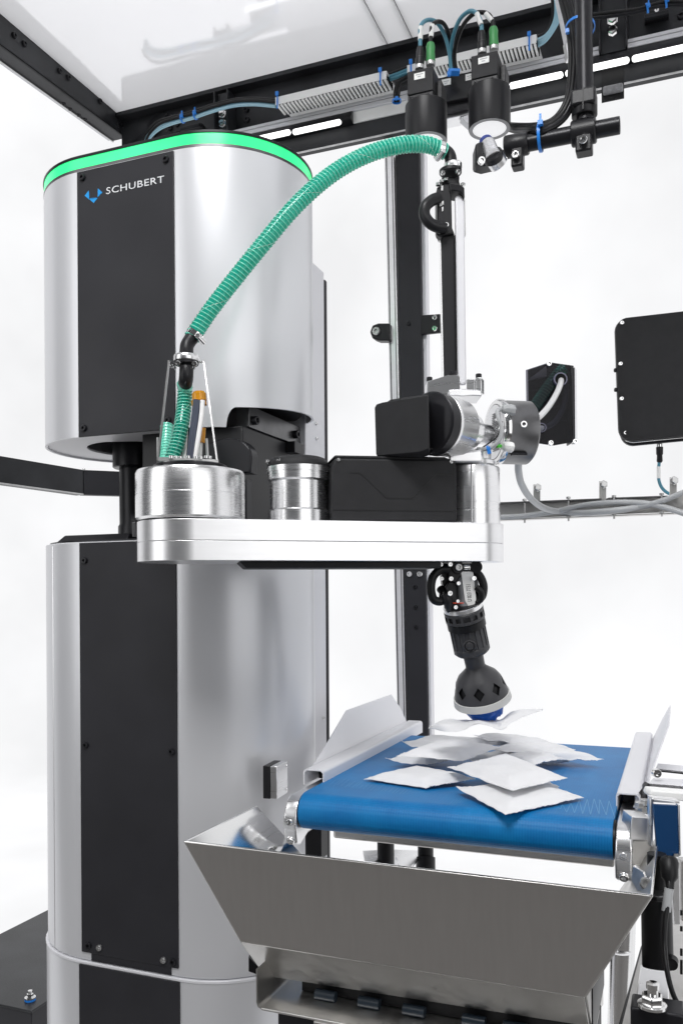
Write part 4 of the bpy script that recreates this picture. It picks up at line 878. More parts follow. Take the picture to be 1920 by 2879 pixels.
part('clamp_ring', M().lathe((X2-.020, YT, ZT), (1, 0, 0), [(.018, 0), (.0195, .002), (.0195, .040), (.018, .042)], 36), BLK, ms)
part('clamp_lug', M().box((X2-.007, YT-.015, ZT-.044), (X2+.014, YT+.010, ZT-.008)), BLK, ms, bevel=.003)
screw(ms, (X2+.003, YT-.0155, ZT-.027), (0, -1, 0), .007, 'steel_cap')
part('end_block', slabp([(1336, 402), (1352, 396), (1420, 420), (1424, 440), (1400, 456), (1360, 465), (1336, 458)], 1.49, .035), BLK, ms, bevel=.004)
part('end_ring', M().lathe(D(1384, 436, 1.478), D(1396, 470, 1.50)-D(1372, 408, 1.465), [(.015, -.004), (.0175, -.002), (.0175, .008), (.014, .010)], 32), BLK, ms)
part('stub_tube', M().cyl(D(1372, 406, 1.50), D(1386, 438, 1.472), .0125, 32), ALUM, ms)
part('stub_tube', M().cyl(D(1384, 436, 1.480), D(1402, 462, 1.492), .0165, 32), ALUM, ms)
part('blue_cap', M().cyl(D(1366, 400, 1.515), D(1371, 406, 1.507), .0128, 24), mat('navy_cap', (.01, .03, .2), .4), ms)
screw(ms, D(1352, 454, 1.478), TOCAM-UP*.2, .0065, 'steel_cap')
rows = []
for k, (o, r, mt) in enumerate(((0, .0056, RUB), (11, .0052, BLKM), (-10, .0046, RUB), (19, .004, RUB))):
    rows.append(([D(1572+o, -60, 1.56), D(1588+o, 10, 1.55), D(1603+o, 70, 1.54), D(1612+o*.9, 140, 1.53), D(1610+o*.9, 215, 1.52), D(1601+o*.8, 275, 1.51), D(1578+o*.6, 322+o*.5, 1.51), D(1543, 350+o*.8, 1.51), D(1500, 359+o*.7, 1.52), D(1448, 358+o*.6, 1.60), D(1405, 350+o*.3, 1.72)], r, mt))
rows.append(([D(1598, 210, 1.525), D(1594, 280, 1.52), D(1572, 335, 1.515), D(1540, 362, 1.515), D(1500, 371, 1.52)], .0026, PBLUE))
mc = bundle('thick black cables sweeping down the mast and left along the cross tube', rows, D(1605, 200, 1.53))
zip_tie(mc, D(1630, 78, 1.525), UC, .0245, .0045, sx=1.3, head=D(1594, 88, 1.52))
zp = M()
for sgn, dd_ in ((-1, 1.462), (1, 1.50)): zp.add([], [])
zip_tie(mc, (YP(1518, 385, YT).x, YT, ZT+.006), (1, 0, 0), .0235, .0055, head=D(1518, 346, 1.50))
o_ = thing('grey_strut', 'slim pale grey strut leaning at the top edge left of the mast', 'strut', D(1590, 110, 1.75))
part('strut_bar', slabp([(1560, -40), (1577, -40), (1604, 108), (1591, 112)], 1.78, .02), PAINT2, o_, bevel=.001)
part('strut_foot', slabp([(1588, 112), (1608, 107), (1612, 160), (1596, 162)], 1.79, .02), ALUX, o_, bevel=.001)

# ================================================================== JUNCTION BOX with hoses
jb = thing('junction_box', 'black angular cable box with smoked cover and round ports right of the arm', 'cable box', D(1545, 1245, 1.80))
dj = 1.78
ol = [(1478, 1040), (1542, 1019), (1605, 1028), (1609, 1242), (1551, 1252), (1512, 1246), (1481, 1235)]
part('box_back', M().prism([D(x+6, y, dj+.045) for x, y in ol], F*.004), BLKM, jb)
part('box_side', M().prism([D(1605, 1028, dj), D(1612, 1028, dj), D(1614, 1242, dj), D(1609, 1242, dj)], F*.05), BLKM, jb, bevel=.001)
part('side_trim', M().prism([D(1614.5, 1032, dj+.012), D(1620, 1040, dj+.018), D(1622, 1238, dj+.018), D(1616, 1245, dj+.012)], F*.03), ALUM, jb)
cvr = part('smoked_cover', M().prism([D(x, y, dj) for x, y in ol], F*.003), SMOKE, jb)
def ringp(x, y, rpx, d, th=.012):
    r = sz(rpx, d); return M().lathe(D(x, y, d)-F*.004, F, [(r*.82, 0), (r, 0), (r*1.04, .002), (r, th), (r*.82, th)], 40, ring=True)
for x, y, r in ((1574, 1067, 19), (1521, 1203, 13)):
    part('port_ring', ringp(x, y, r, dj-.004), mat('port_grey', (.10, .10, .15), .25), jb); part('port_hole', M().cyl(D(x, y, dj-.0035), D(x, y, dj+.008), sz(r*.84, dj), 32), RUB, jb)
for x, y in ((1541, 1024), (1546, 1246), (1614, 1242)): screw(jb, D(x, y, dj-.001), TOCAM, .0055, 'steel_cap')
part('divider', slabp([(1533, 1030), (1535, 1030), (1536, 1058), (1486, 1068), (1486, 1066)], dj+.02, .01), ZINC, jb)
for y0 in (1060, 1098, 1150, 1190): part('groove_line', slabp([(1484, y0), (1600, y0-10), (1600, y0-8.6), (1484, y0+1.4)], dj+.042, .002), DSTEEL, jb)
green_hose('inner_hose', 'dim green spiral hose seen through the smoked cover of the black box', [D(1584, 1036, dj+.022), D(1560, 1062, dj+.022), D(1528, 1105, dj+.022), D(1496, 1152, dj+.022)], .0115, .0062, white=False)
o_ = part('hose', M().tube([D(1577, 1066, dj+.004), D(1574, 1082, dj-.02), D(1562, 1110, dj-.05), D(1540, 1145, dj-.09), D(1515, 1172, dj-.12), D(1490, 1190, dj-.14)], .0062, 14), mat('clear_hose', (.62, .62, .63), .2, coat=.5), None)
tag(o_, 'pale clear hose curving from the upper round port to the arm motor', 'hose')
o_ = part('hose', M().tube([D(1524, 1203, dj+.003), D(1514, 1205, dj-.03), D(1500, 1207, dj-.07)], .0062, 14), mat('grey_hose', (.3, .31, .35), .2, coat=.5), None)
tag(o_, 'short grey hose plugged into the lower round port of the black box', 'hose')
o_ = part('hose', M().tube([D(1592, 1085, dj+.02), D(1585, 1140, dj+.02), D(1560, 1185, dj+.02), D(1530, 1203, dj+.02)], .006, 12), mat('dim_hose', (.25, .26, .32), .3), None)
tag(o_, 'dim grey hose curling behind the smoked cover between the two ports', 'hose')

# ================================================================== MONITOR BACK at the right edge
mn = thing('monitor', 'flat black monitor housing seen from behind at the right edge', 'monitor', D(1850, 1240, 2.2))
def rc(pts_c, rad, n=6): pass
def dm(x): return 2.2-(x-1735)*.00030
pts = []
for i in range(7): a = PI+PI/2*i/6; pts.append((1768+38*math.cos(a), 930-0+38*math.sin(a)-(-0)))
pl_ = [(x, y) for x, y in pts]+[(2075, 857), (2085, 1210)]+[(1776+36*math.cos(a), 1204+36*math.sin(a)) for a in [PI/2+PI/2*i/6 for i in range(7)]]
part('back_plate', M().prism([D(x, y, dm(x)) for x, y in pl_], F*.012), BLKT, mn, bevel=.001)
pl2 = [(x+3, y+5) for x, y in pl_]
part('trim_frame', M().prism([D(x, y, dm(x)+.0125) for x, y in pl2], F*.006), CHROME, mn, bevel=.001)
part('front_shell', M().prism([D(x+5, y+13, dm(x)+.019) for x, y in pl_], F*.012), BLKM, mn, bevel=.002)
for x, y in ((1747, 908), (1743, 1023), (1746, 1121), (1757, 1217)): screw(mn, D(x, y, 2.197), TOCAM, .0055, 'steel')
part('side_strip', slabp([(1731.5, 1025), (1735, 1025), (1737, 1113), (1734.5, 1113)], 2.215, .01), ALUM, mn)
for x, y in ((1729, 1041), (1730, 1096)): screw(mn, D(x+4, y, 2.21), -RC, .0055, 'black_cap')
part('socket', M().cyl(D(1853, 1237, 2.2), D(1853, 1257, 2.2), .0085, 20), CHROME, mn)
part('plug', M().lathe(D(1853, 1257, 2.2), -UP, [(.0085, 0), (.0088, .002), (.0085, .018), (.0068, .021), (.0075, .036), (.005, .040)], 20), BLK, mn)
part('cable', M().tube([D(1852, 1298, 2.2), D(1850, 1325, 2.2), D(1851, 1350, 2.2), D(1860, 1372, 2.195), D(1878, 1387, 2.19), D(1900, 1390, 2.18)], .0042, 10), TEAL, mn)
part('cable_marker', M().cyl(D(1850.5, 1312, 2.2), D(1850.5, 1345, 2.2), .0050, 12), LAB, mn)

# ================================================================== CABLE TRAY
ct = thing('cable_tray', 'grey steel cable tray with threaded rods and upright tabs at the right', 'cable tray', D(1650, 1450, 2.1))
def dt(x): return 2.17-(x-1403)*.00042
def tp(x, y, o=0): return D(x, y, dt(x)+o)
part('tray_back', M().prism([tp(1300, 1418, .03), tp(1950, 1392, .03), tp(1950, 1437, .03), tp(1300, 1464, .03)], F*.003), STEELW, ct)
part('tray_base', M().prism([tp(1300, 1464), tp(1950, 1439), tp(1950, 1442), tp(1300, 1467)], F*.033), STEELW, ct)
part('top_strip', M().prism([tp(1300, 1416), tp(1690, 1401), tp(1690, 1405), tp(1300, 1420)], F*.025), DSTEEL, ct)
part('top_strip', M().prism([tp(1710, 1399), tp(1885, 1393), tp(1885, 1397), tp(1710, 1403)], F*.025), DSTEEL, ct)
for x, yt, yb in ((1509, 1362, 1408), (1694, 1353, 1406), (1892, 1342, 1396)):
    part('tab', M().prism([tp(x-10, yt, .01), tp(x+9, yt, .01), tp(x+9, yb, .01), tp(x-10, yb, .01)], F*.003), STEELW, ct)
    screw(ct, tp(x+1, yt+9, .008), TOCAM, .0085, 'zinc_hex')
for x, yt, yb in ((1474, 1402, 1470), (1597, 1396, 1465), (1725, 1392, 1459), (1859, 1386, 1452)):
    part('threaded_rod', M().cyl(tp(x, yt), tp(x+.5, yb), .0024, 10), ZINC, ct)
    for y in (yt+6, yb-8): part('nut', M().lathe(tp(x, y, -.0005), UP, [(.0058, 0), (.0058, .0045)], 6), ZINC, ct)
for lab_, pts, r in (('grey cable dropping from the arm motor and curving into the tray', [D(1457, 1295, 1.72), D(1457, 1325, 1.76), D(1466, 1362, 1.84), D(1492, 1402, 1.95), D(1532, 1430, 2.05), D(1580, 1439, 2.09), D(1640, 1442, 2.05), D(1740, 1434, 2.01), D(1800, 1424, 2.0), D(1850, 1415, 1.985)], .0075),
                    ('grey cable lying on the tray and rising towards the right edge', [tp(1380, 1455, -.006), tp(1470, 1451, -.006), tp(1560, 1438, -.012), tp(1640, 1421, -.012), tp(1720, 1413, -.012), tp(1800, 1414, -.008), tp(1860, 1424, -.008), tp(1940, 1450, -.008)], .0068),
                    ('grey cable crossing over the others at the right end of the tray', [tp(1600, 1444, -.002), tp(1700, 1440, -.004), tp(1790, 1425, -.006), tp(1860, 1408, -.012), tp(1910, 1388, -.012), tp(1950, 1372, -.012)], .0062)):
    tag(part('grey_cable', M().tube(pts, r, 12), GREYC, None), lab_, 'cable', 'grey cables on the tray')

# ================================================================== CONVEYOR
XL_, XR_, ZBT, YC_, RB = -.583, -.0910, zc(-.330), 1.309, .030
cvy = thing('conveyor', 'conveyor with bright blue textured belt and pale side rails under the gripper', 'conveyor', ((XL_+XR_)/2, 1.6, ZBT-.1))
m_ = M(); prof = []
for i in range(15): a = PI/2+PI*i/14; prof.append((YC_+RB*math.cos(a), ZBT-RB+RB*math.sin(a)))
Y9 = 1.915
for i in range(9): a = -PI/2+PI*i/8; prof.append((Y9+RB*math.cos(a), ZBT-RB+RB*math.sin(a)))
nx = 24; n = len(prof); vs = []
for k in range(nx+1):
    x = XL_+(XR_-XL_)*k/nx
    for y, z in prof: vs.append((x, y, z))
fs = [(k*n+i, k*n+(i+1) % n, (k+1)*n+(i+1) % n, (k+1)*n+i) for k in range(nx) for i in range(n)]+[tuple(range(n)), tuple(nx*n+i for i in range(n))]
m_.add(vs, fs); part('belt', m_, BELT, cvy, ang=30)
# splice marks on the belt
THR = mat('belt_splice', (.10, .31, .55), .5); zm = M()
def stroke(p, q_, w_=.0004):
    p, q_ = V(p), V(q_); d_ = (q_-p).normalized(); s_ = V((-d_.y, d_.x, 0))*w_; a = V((0, 0, .0004))
    zm.add([p-s_+a, q_-s_+a, q_+s_+a, p+s_+a], [(0, 1, 2, 3)])
zz = [(1567, 2271), (1575, 2275), (1580, 2262), (1592, 2284), (1604, 2258), (1614, 2286), (1627, 2250), (1637, 2289), (1650, 2247), (1659, 2292), (1669, 2246), (1683, 2290), (1685, 2248), (1703, 2292), (1711, 2252), (1727, 2300)]
for a_, b_ in zip(zz, zz[1:]): stroke(ZP(*a_, -.330), ZP(*b_, -.330), .00045)
random.seed(3)
for i in range(22):
    x = 928+i*10.2; y = 2208+i*1.2+random.uniform(-3, 3); l = random.uniform(12, 26)
    stroke(ZP(x, y, -.330), ZP(x+l*.9, y-l*.75, -.330), random.uniform(.0002, .00038))
for i in range(9):
    x = 1262+i*9; y = 2262-i*1.5; stroke(ZP(x, y, -.330), ZP(x+16, y-14, -.330), .00025)
sp_ = part('splice_marks', zm, THR, cvy, flip=False); sp_['kind'] = 'stuff'
# frame under the belt
part('belt_pan', M().box((XL_+.035, 1.345, ZBT-.084), (XR_-.002, 1.90, ZBT-.0625)), STEELW, cvy, bevel=.004, seg=3)
def side_profile(x0, x1, nm):
    P_ = []
    y0 = YC_-.032
    outl = [(y0, -.052), (y0+.004, -.028), (y0+.014, -.012), (y0+.03, -.006), (1.90, -.006), (1.90, -.072), (y0+.05, -.074), (y0+.020, -.086), (y0+.006, -.080)]
    return part(nm, M().prism([V((x0, y, ZBT+z)) for y, z in outl], (x1-x0, 0, 0)), ALUM, cvy, bevel=.003, seg=3)
e1 = side_profile(XL_-.026, XL_-.003, 'end_bracket'); e2 = side_profile(XR_+.003, XR_+.027, 'end_bracket')
for e, xc in ((e1, XL_-.0145), (e2, XR_+.015)):
    screw(e, (xc, YC_-.031, ZBT-.045), (0, -1, .1), .0055, 'steel'); screw(e, (xc, YC_-.0245, ZBT-.075), (0, -1, -.45), .0075, 'steel')
part('roller_gap', M().cyl((XL_-.0028, YC_, ZBT-.031), (XL_-.0002, YC_, ZBT-.031), .028, 32), RUB, cvy); part('roller_gap', M().cyl((XR_+.0002, YC_, ZBT-.031), (XR_+.0028, YC_, ZBT-.031), .028, 32), RUB, cvy)
# hollow side rails (inverted U) along both edges
def urail(x0, x1, nm):
    zt, zb_ = zc(-.309), zc(-.337); t = .0022; r = .006
    o_ = [(x0, zb_), (x0, zt-r)]+[(x0+r-r*math.cos(a), zt-r+r*math.sin(a)) for a in (PI/8*1, PI/4, PI/8*3)]+[(x0+r, zt), (x1-r, zt)]+[(x1-r+r*math.sin(a), zt-r+r*math.cos(a)) for a in (PI/8, PI/4, PI/8*3)]+[(x1, zt-r), (x1, zb_)]
    i_ = [(x1-t, zb_), (x1-t, zt-r), (x1-r, zt-t), (x0+r, zt-t), (x0+t, zt-r), (x0+t, zb_)]
    part(nm, M().prism([V((x, 1.385, z)) for x, z in o_+i_], (0, .62, 0)), PAINT2, cvy, bevel=0)
urail(XL_-.037, XL_+.002, 'side_rail'); urail(XR_-.002, XR_+.034, 'side_rail')
part('rail_core', M().box((XL_-.031, 1.44, zc(-.336)), (XL_-.005, 2.0, zc(-.315))), BLKM, cvy); part('rail_core', M().box((XR_+.005, 1.44, zc(-.336)), (XR_+.029, 2.0, zc(-.315))), BLKM, cvy)
# guide plates (folded sheet) rising outwards
for sgn, x0 in ((-1, XL_-.0345), (1, XR_+.0345)):
    a = V((x0, 1.395, zc(-.322))); b = V((x0, 2.005, zc(-.322))); mz = zc(-.280)
    lo_ = [a, b, V((x0+sgn*.019, 2.005, mz)), V((x0+sgn*.019, 1.555, mz))]
    hi_ = [V((x0+sgn*.019, 1.555, mz)), V((x0+sgn*.019, 2.005, mz)), V((x0+sgn*.036, 1.985, zc(-.245))), V((x0+sgn*.036, 1.685, zc(-.245)))]
    g = M(); q = lo_[:2]+hi_[1:3]+[hi_[3], hi_[0]]
    off = V((sgn*.002, 0, -.0012))
    g.add([a, b, lo_[2], lo_[3], hi_[2], hi_[3]]+[p+off for p in (a, b, lo_[2], lo_[3], hi_[2], hi_[3])], [(0, 1, 2, 3), (3, 2, 4, 5), (6, 7, 8, 9), (9, 8, 10, 11), (0, 1, 7, 6), (1, 2, 8, 7), (2, 4, 10, 8), (4, 5, 11, 10), (5, 3, 9, 11), (3, 0, 6, 9)])
    part('guide_plate', g, PAINT2, cvy, ang=8)
# legs and feet below the belt
for x, y, d_ in ((890, 2332, 1.52), (1084, 2362, 1.72), (1196, 2375, 1.86)):
    p = D(x, y, d_); L_ = .05 if x < 1000 else .075
    part('support_leg', M().box((p.x-.0155, p.y-.0155, p.z-(.042 if x < 1000 else .0)-.005), (p.x+.0155, p.y+.0155, p.z+.03)), BLK, cvy, bevel=.001) if x < 1000 else part('support_leg', M().cyl(p-UP*.055, p+UP*.03, .017, 24), BLK, cvy)
    if x < 1000:
        part('leveling_screw', M().cyl(p-UP*.12, p-UP*.04, .009, 16), BLKM, cvy); part('screw_collar', M().lathe(p-UP*.075, UP, [(.016, 0), (.016, .005), (.012, .006), (.012, .012)], 24), DSTEEL, cvy)
part('cross_plate', M().prism([D(1020, 2392, 1.80), D(1098, 2388, 1.80), D(1195, 2392, 1.93), D(1150, 2440, 1.75), D(1030, 2440, 1.65)], (0, 0, -.006)), ALUM, cvy)
part('support_foot', M().cyl(D(1196, 2440, 1.80)-UP*.12, D(1196, 2385, 1.86)-UP*.02, .021, 24), BLKM, cvy)

# ================================================================== PACKETS
def pouch(label, corners, bulge=.006, seed=0, grp='white packets heaped on the belt', lift=None, name='packet', curl=()):
    L_, Fr, Rt, Bk = [V(c) for c in corners]; n = 30; nrm = (Rt-L_).cross(Bk-Fr).normalized()
    if nrm.z < 0: nrm = -nrm
    rnd = random.Random(seed); so = V((rnd.uniform(-50, 50), rnd.uniform(-50, 50), 0)); m_ = M(); top = []; bot = []
    for i in range(n+1):
        for j in range(n+1):
            u, v = i/n, j/n
            # corners: (0,0)=L, (1,0)=Fr, (1,1)=Rt, (0,1)=Bk
            p = L_*(1-u)*(1-v)+Fr*u*(1-v)+Rt*u*v+Bk*(1-u)*v
            e = min(u, 1-u, v, 1-v); s = min(1, max(0, (e-.06)/.2)); hgt = bulge*1.35*(1-(1-s)**2.4)
            c = (L_+Fr+Rt+Bk)/4
            pin = 1-.03*math.sin(PI*u)*(1 if e == min(v, 1-v) else 0)-.03*math.sin(PI*v)*(1 if e == min(u, 1-u) else 0)
            if e < .02: p = c+(p-c)*pin
            q = so+V((u*3.2, v*3.2, 0)); w1_ = noise.noise(q)*.0022+noise.noise(q*3.1)*.0010
            w1_ += noise.noise(q*1.7+V((5, 5, 5)))*.0016; w1_ += (.0016*math.sin(u*9+seed)*math.exp(-v*6)+.0014*math.sin(v*11+seed)*math.exp(-(1-u)*6))
            ed = noise.noise(q*2.2+V((9, 3, 1)))*.0022 if e < .08 else 0
            if e < .01: p += (c-p).normalized()*abs(noise.noise(q*5.7))*.0014
            ed += .0005*math.sin(v*n*PI*.9) if (u < .07 or u > .93) else 0
            r = 0
            for (cu, cv_, h_) in curl:
                dq = math.hypot(u-cu, v-cv_); r += h_*max(0, 1-dq/.28)**2
            if lift: r += lift*max(0, 1-math.hypot(u-.5, v-.5)/.45)**.8
            top.append(p+nrm*(hgt+w1_*(.25+.75*s)+ed+r+.0004)); bot.append(p+nrm*(-hgt*.35*(0 if lift is None else 1)+w1_*(.25+.75*s)+ed+r-.0004))
    N_ = n+1; fs = []
    for i in range(n):
        for j in range(n):
            a = i*N_+j; fs.append((a, a+1, a+N_+1, a+N_)); b = a+N_*N_; fs.append((b, b+N_, b+N_+1, b+1))
    ring = [j for j in range(n)]+[i*N_+n for i in range(n)]+[n*N_+j for j in range(n, 0, -1)]+[i*N_ for i in range(n, 0, -1)]
    for k in range(len(ring)): a, b = ring[k], ring[(k+1) % len(ring)]; fs.append((a, b, b+N_*N_, a+N_*N_))
    m_.add(top+bot, fs); o = part(name, m_, PAPER, None, ang=70)
    return tag(o, label, 'packet', grp)
def zp4(l, f, r, b, z):
    zs_ = z if isinstance(z, (tuple, list)) else (z,)*4
    return [ZP(p[0], p[1], q) for p, q in zip((l, f, r, b), zs_)]
PK = [
 ('front white packet nearest the belt roller, lying half under the big square one', (1281, 2217), (1420, 2292), (1641, 2243), (1500, 2190), (-.319, -.326, -.325, -.312), .007, ((0, 0, .004),)),
 ('large flat square white packet lying on top in the middle of the heap', (1257, 2157), (1440, 2225), (1595, 2188), (1422, 2118), (-.298, -.303, -.302, -.286), .008, ()),
 ('leftmost white packet lying directly on the belt', (1022, 2189), (1197, 2216), (1337, 2189), (1170, 2157), (-.325, -.326, -.318, -.322), .008, ()),
 ('thin white packet tucked behind the leftmost one with a pointed left tip', (1082, 2139), (1200, 2151), (1300, 2131), (1190, 2120), (-.316, -.322, -.318, -.315), .006, ((0, 0, .006),)),
 ('wide white packet at upper left of the heap over the thin pointed one', (1113, 2125), (1302, 2140), (1413, 2100), (1228, 2083), (-.296, -.300, -.288, -.284), .008, ()),
 ('rear white packet with an upturned left corner at the back of the heap', (1122, 2098), (1260, 2106), (1400, 2086), (1197, 2070), (-.300, -.296, -.288, -.288), .007, ((0, 0, .018),)),
 ('rearmost white packet, seen almost edge on at the top of the heap', (1331, 2068), (1430, 2090), (1562, 2090), (1450, 2074), (-.276, -.286, -.292, -.286), .006, ()),
 ('white packet at upper right of the heap overlapping the big square one', (1367, 2108), (1496, 2122), (1618, 2106), (1500, 2087), (-.292, -.304, -.304, -.294), .007, ()),
 ('rightmost white packet, long pointed tip over the bare belt', (1478, 2121), (1560, 2136), (1697, 2136), (1561, 2105), (-.306, -.314, -.312, -.306), .007, ()),
 ('white packet lying on the belt beneath the rightmost one', (1455, 2126), (1540, 2148), (1607, 2142), (1540, 2118), (-.320, -.326, -.324, -.318), .005, ((1, 1, .006),)),
 ('white packet mostly hidden below the big square one, only its edges showing', (1335, 2176), (1440, 2232), (1572, 2213), (1480, 2160), (-.316, -.318, -.318, -.312), .004, ()),
 ('white packet at the left rear of the heap, just its left edge and tip showing', (1165, 2112), (1290, 2122), (1380, 2100), (1260, 2092), (-.308, -.310, -.302, -.300), .006, ((0, 0, .004),)),
 ('thin white packet wedged between the big square one and the upper right one', (1400, 2130), (1500, 2150), (1580, 2132), (1480, 2112), (-.306, -.309, -.308, -.303), .005, ()),
 ('white packet at the rear centre of the heap below the rearmost one', (1290, 2080), (1400, 2098), (1510, 2092), (1420, 2074), (-.292, -.297, -.300, -.290), .006, ()),
 ('white packet buried in the middle of the heap under the upper ones', (1300, 2130), (1400, 2165), (1520, 2140), (1420, 2110), (-.312, -.316, -.314, -.306), .006, ()),
]
for i, (lab_, l, f, r, b, z, bu, cu) in enumerate(PK): pouch(lab_, zp4(l, f, r, b, z), bu, i*13+5, curl=cu)
tp_ = [(1206, 2046, 1.53), (1248, 2024, 1.535), (1298, 2025, 1.545), (1340, 2024, 1.55), (1384, 2021, 1.545), (1408, 2024, 1.53), (1438, 2001, 1.545), (1482, 1994, 1.55), (1526, 1995, 1.55)]
bp2 = [(1206, 2047, 1.53), (1247, 2056, 1.50), (1293, 2056, 1.48), (1346, 2036, 1.475), (1408, 2053, 1.46), (1436, 2033, 1.48), (1470, 2016, 1.50), (1500, 2006, 1.53), (1526, 1997, 1.55)]
md = [(1206, 2046.5, 1.53), (1240, 2036, 1.51), (1292, 2034, 1.505), (1345, 2026, 1.50), (1400, 2042, 1.47), (1420, 2022, 1.50), (1452, 2004, 1.52), (1488, 1998, 1.54), (1526, 1996, 1.55)]
rw = [smooth_path([D(*p) for p in q], 4) for q in (tp_, md, bp2)]; m_ = M(); nn_ = len(rw[0]); vv = []
for t in range(9):
    f = t/8
    for k in range(nn_):
        a, b, c = rw[0][k], rw[1][k], rw[2][k]
        p = a.lerp(b, f*2) if f < .5 else b.lerp(c, f*2-1)
        e = min(f, 1-f)*2; p = p+TOCAM*(.006*math.sqrt(e)*math.sin(PI*k/(nn_-1)))+noise.noise_vector(V((k*.33, f*3, 4)))*.0035*e+noise.noise_vector(V((k*.9, f*7, 9)))*.0012
        vv.append(p)
off = len(vv); vv += [p+F*.0015*1+V((0, 0, .0006)) for p in vv]
fs = [(t*nn_+k, t*nn_+k+1, (t+1)*nn_+k+1, (t+1)*nn_+k) for t in range(8) for k in range(nn_-1)]
fs += [tuple(i+off for i in reversed(f)) for f in fs]
m_.add(vv, fs); hp_ = part('packet', m_, PAPER, None, ang=50, flip=False)
tag(hp_, 'white packet held up crumpled under the blue suction pad of the gripper', 'packet')

# ================================================================== HOPPER
hz = -.350; YR = 1.05
hpz = thing('hopper', 'brushed stainless steel hopper with flared mouth in front of the belt end', 'hopper', (-.34, 1.1, zc(-.56)))
a_, b_ = V((-.6545, YR, zc(hz))), V((-.0322, YR, zc(hz)))
c_, d_ = V((-.574, 1.066, zc(-.486))), V((-.1085, 1.066, zc(-.486)))
e_, f_ = V((-.563, 1.118, zc(-.553))), V((-.1085, 1.118, zc(-.545)))
def quad(pts, th): 
    pts = [V(p) for p in pts]; nn = (pts[1]-pts[0]).cross(pts[2]-pts[1]).normalized(); return M().prism(pts, nn*th)
part('front_wall', quad([a_, c_, d_, b_], .002), STEEL, hpz, bevel=.0006)
part('lower_wall', quad([c_+UP*-.0003, e_, f_, d_+UP*-.0003], .002), STEELW, hpz, bevel=.0006)
part('front_fold', M().tube([c_+V((0, .0012, .0)), d_+V((0, .0012, 0))], .0022, 12, 1), STEEL, hpz)
la_, lb2 = V((-.6525, 1.268, zc(hz))), V((-.574, 1.36, zc(-.486)))
ra_, rb2 = V((-.0306, 1.32, zc(hz))), V((-.1085, 1.36, zc(-.486)))
part('side_wall', quad([a_+V((.0, .003, 0)), la_, lb2, c_+V((0, .003, 0))], .002), CHROME, hpz, bevel=.0005)
part('side_wall', quad([b_+V((0, .003, 0)), d_+V((0, .003, 0)), rb2, ra_], .002), STEELW, hpz, bevel=.0005)
part('side_lower', quad([c_+V((0, .003, -.001)), lb2, V((-.55, 1.36, zc(-.553))), e_+V((0, .003, 0))], .002), STEELW, hpz)
part('side_lower', quad([d_+V((0.0, .003, -.001)), f_+V((0, .003, 0)), V((-.1085, 1.30, zc(-.60))), V((-.1085, 1.30, zc(-.486)))], .002), STEELW, hpz)
m_ = M()
for p, q_ in ((a_, b_), (a_, la_), (b_, ra_)): m_.tube([p, q_], .0013, 8, 1)
part('rim_edge', m_, CHROME, hpz)
for p, q_ in ((a_, c_), (b_, d_)): part('corner_weld', M().tube([p+V((0, .001, 0)), q_+V((0, .001, 0))], .0022, 10, 1), STEEL, hpz)
for p, q_, s_ in ((a_, c_, 1), (b_, d_, -1)):
    m_ = M()
    p2, q2 = p+V((s_*.010, -.0004, 0)), q_+V((s_*.012, -.0004, 0)); dd_ = q2-p2; m_.obox((p2+q2)/2, dd_, (0, 1, 0), dd_.cross(V((0, 1, 0))), dd_.length*.47, .0003, .0003)
    part('press_line', m_, CHROME, hpz)
mb = part('mount_bracket', quad([D(1778, 2436, 1.13), D(1806, 2452, 1.09), D(1823, 2498, 1.08), D(1790, 2506, 1.09), D(1772, 2474, 1.12)], .003), ZINC, hpz, bevel=.0008)
screw(hpz, D(1813, 2483, 1.075), TOCAM+UP*.3-RC*.3, .0075, 'zinc')

# ================================================================== TRAY BELOW THE HOPPER
tr = thing('collecting_tray', 'worn stainless tray with a dark slot of small rollers under the hopper', 'tray', (-.33, 1.2, zc(-.6)))
X0t, X1t, Yt, Zt = -.549, -.105, 1.062, zc(-.5745)
prof = [(X0t, zc(-.520)), (X0t, Zt+.008), (X0t+.0023, Zt+.0023), (X0t+.008, Zt), (X1t, Zt), (X1t, Zt+.002), (X0t+.009, Zt+.002), (X0t+.0042, Zt+.004), (X0t+.002, Zt+.009), (X0t+.002, zc(-.520))]
part('tray_body', M().prism([V((x, Yt, z)) for x, z in prof], (0, .16, 0)), STEELW, tr, ang=50)
part('tray_back', M().box((X0t+.04, 1.128, Zt+.003), (X1t, 1.30, zc(-.50))), RUB, tr)
part('tray_hem', M().tube([V((X0t+.009, Yt, Zt+.001)), V((X1t, Yt, Zt+.001))], .002, 10, 1), STEELW, tr)
part('tray_under', M().box((X0t+.028, Yt+.01, Zt-.14), (X1t, 1.25, Zt-.003)), PANEL, tr, bevel=.002)
part('lip_tab', M().box((X0t+.088, Yt-.004, Zt-.006), (X0t+.30, Yt-.0005, Zt-.0005)), STEELW, tr, bevel=.001)
for x in (918, 1040, 1166, 1334, 1450):
    p = YP(x, 2799+(x-918)*.172, 1.114)
    part('roller', M().cyl(p-V((.016, 0, 0)), p+V((.014, 0, 0)), .0075, 18), mat('roller_slate', (.014, .022, .032), .3), tr)

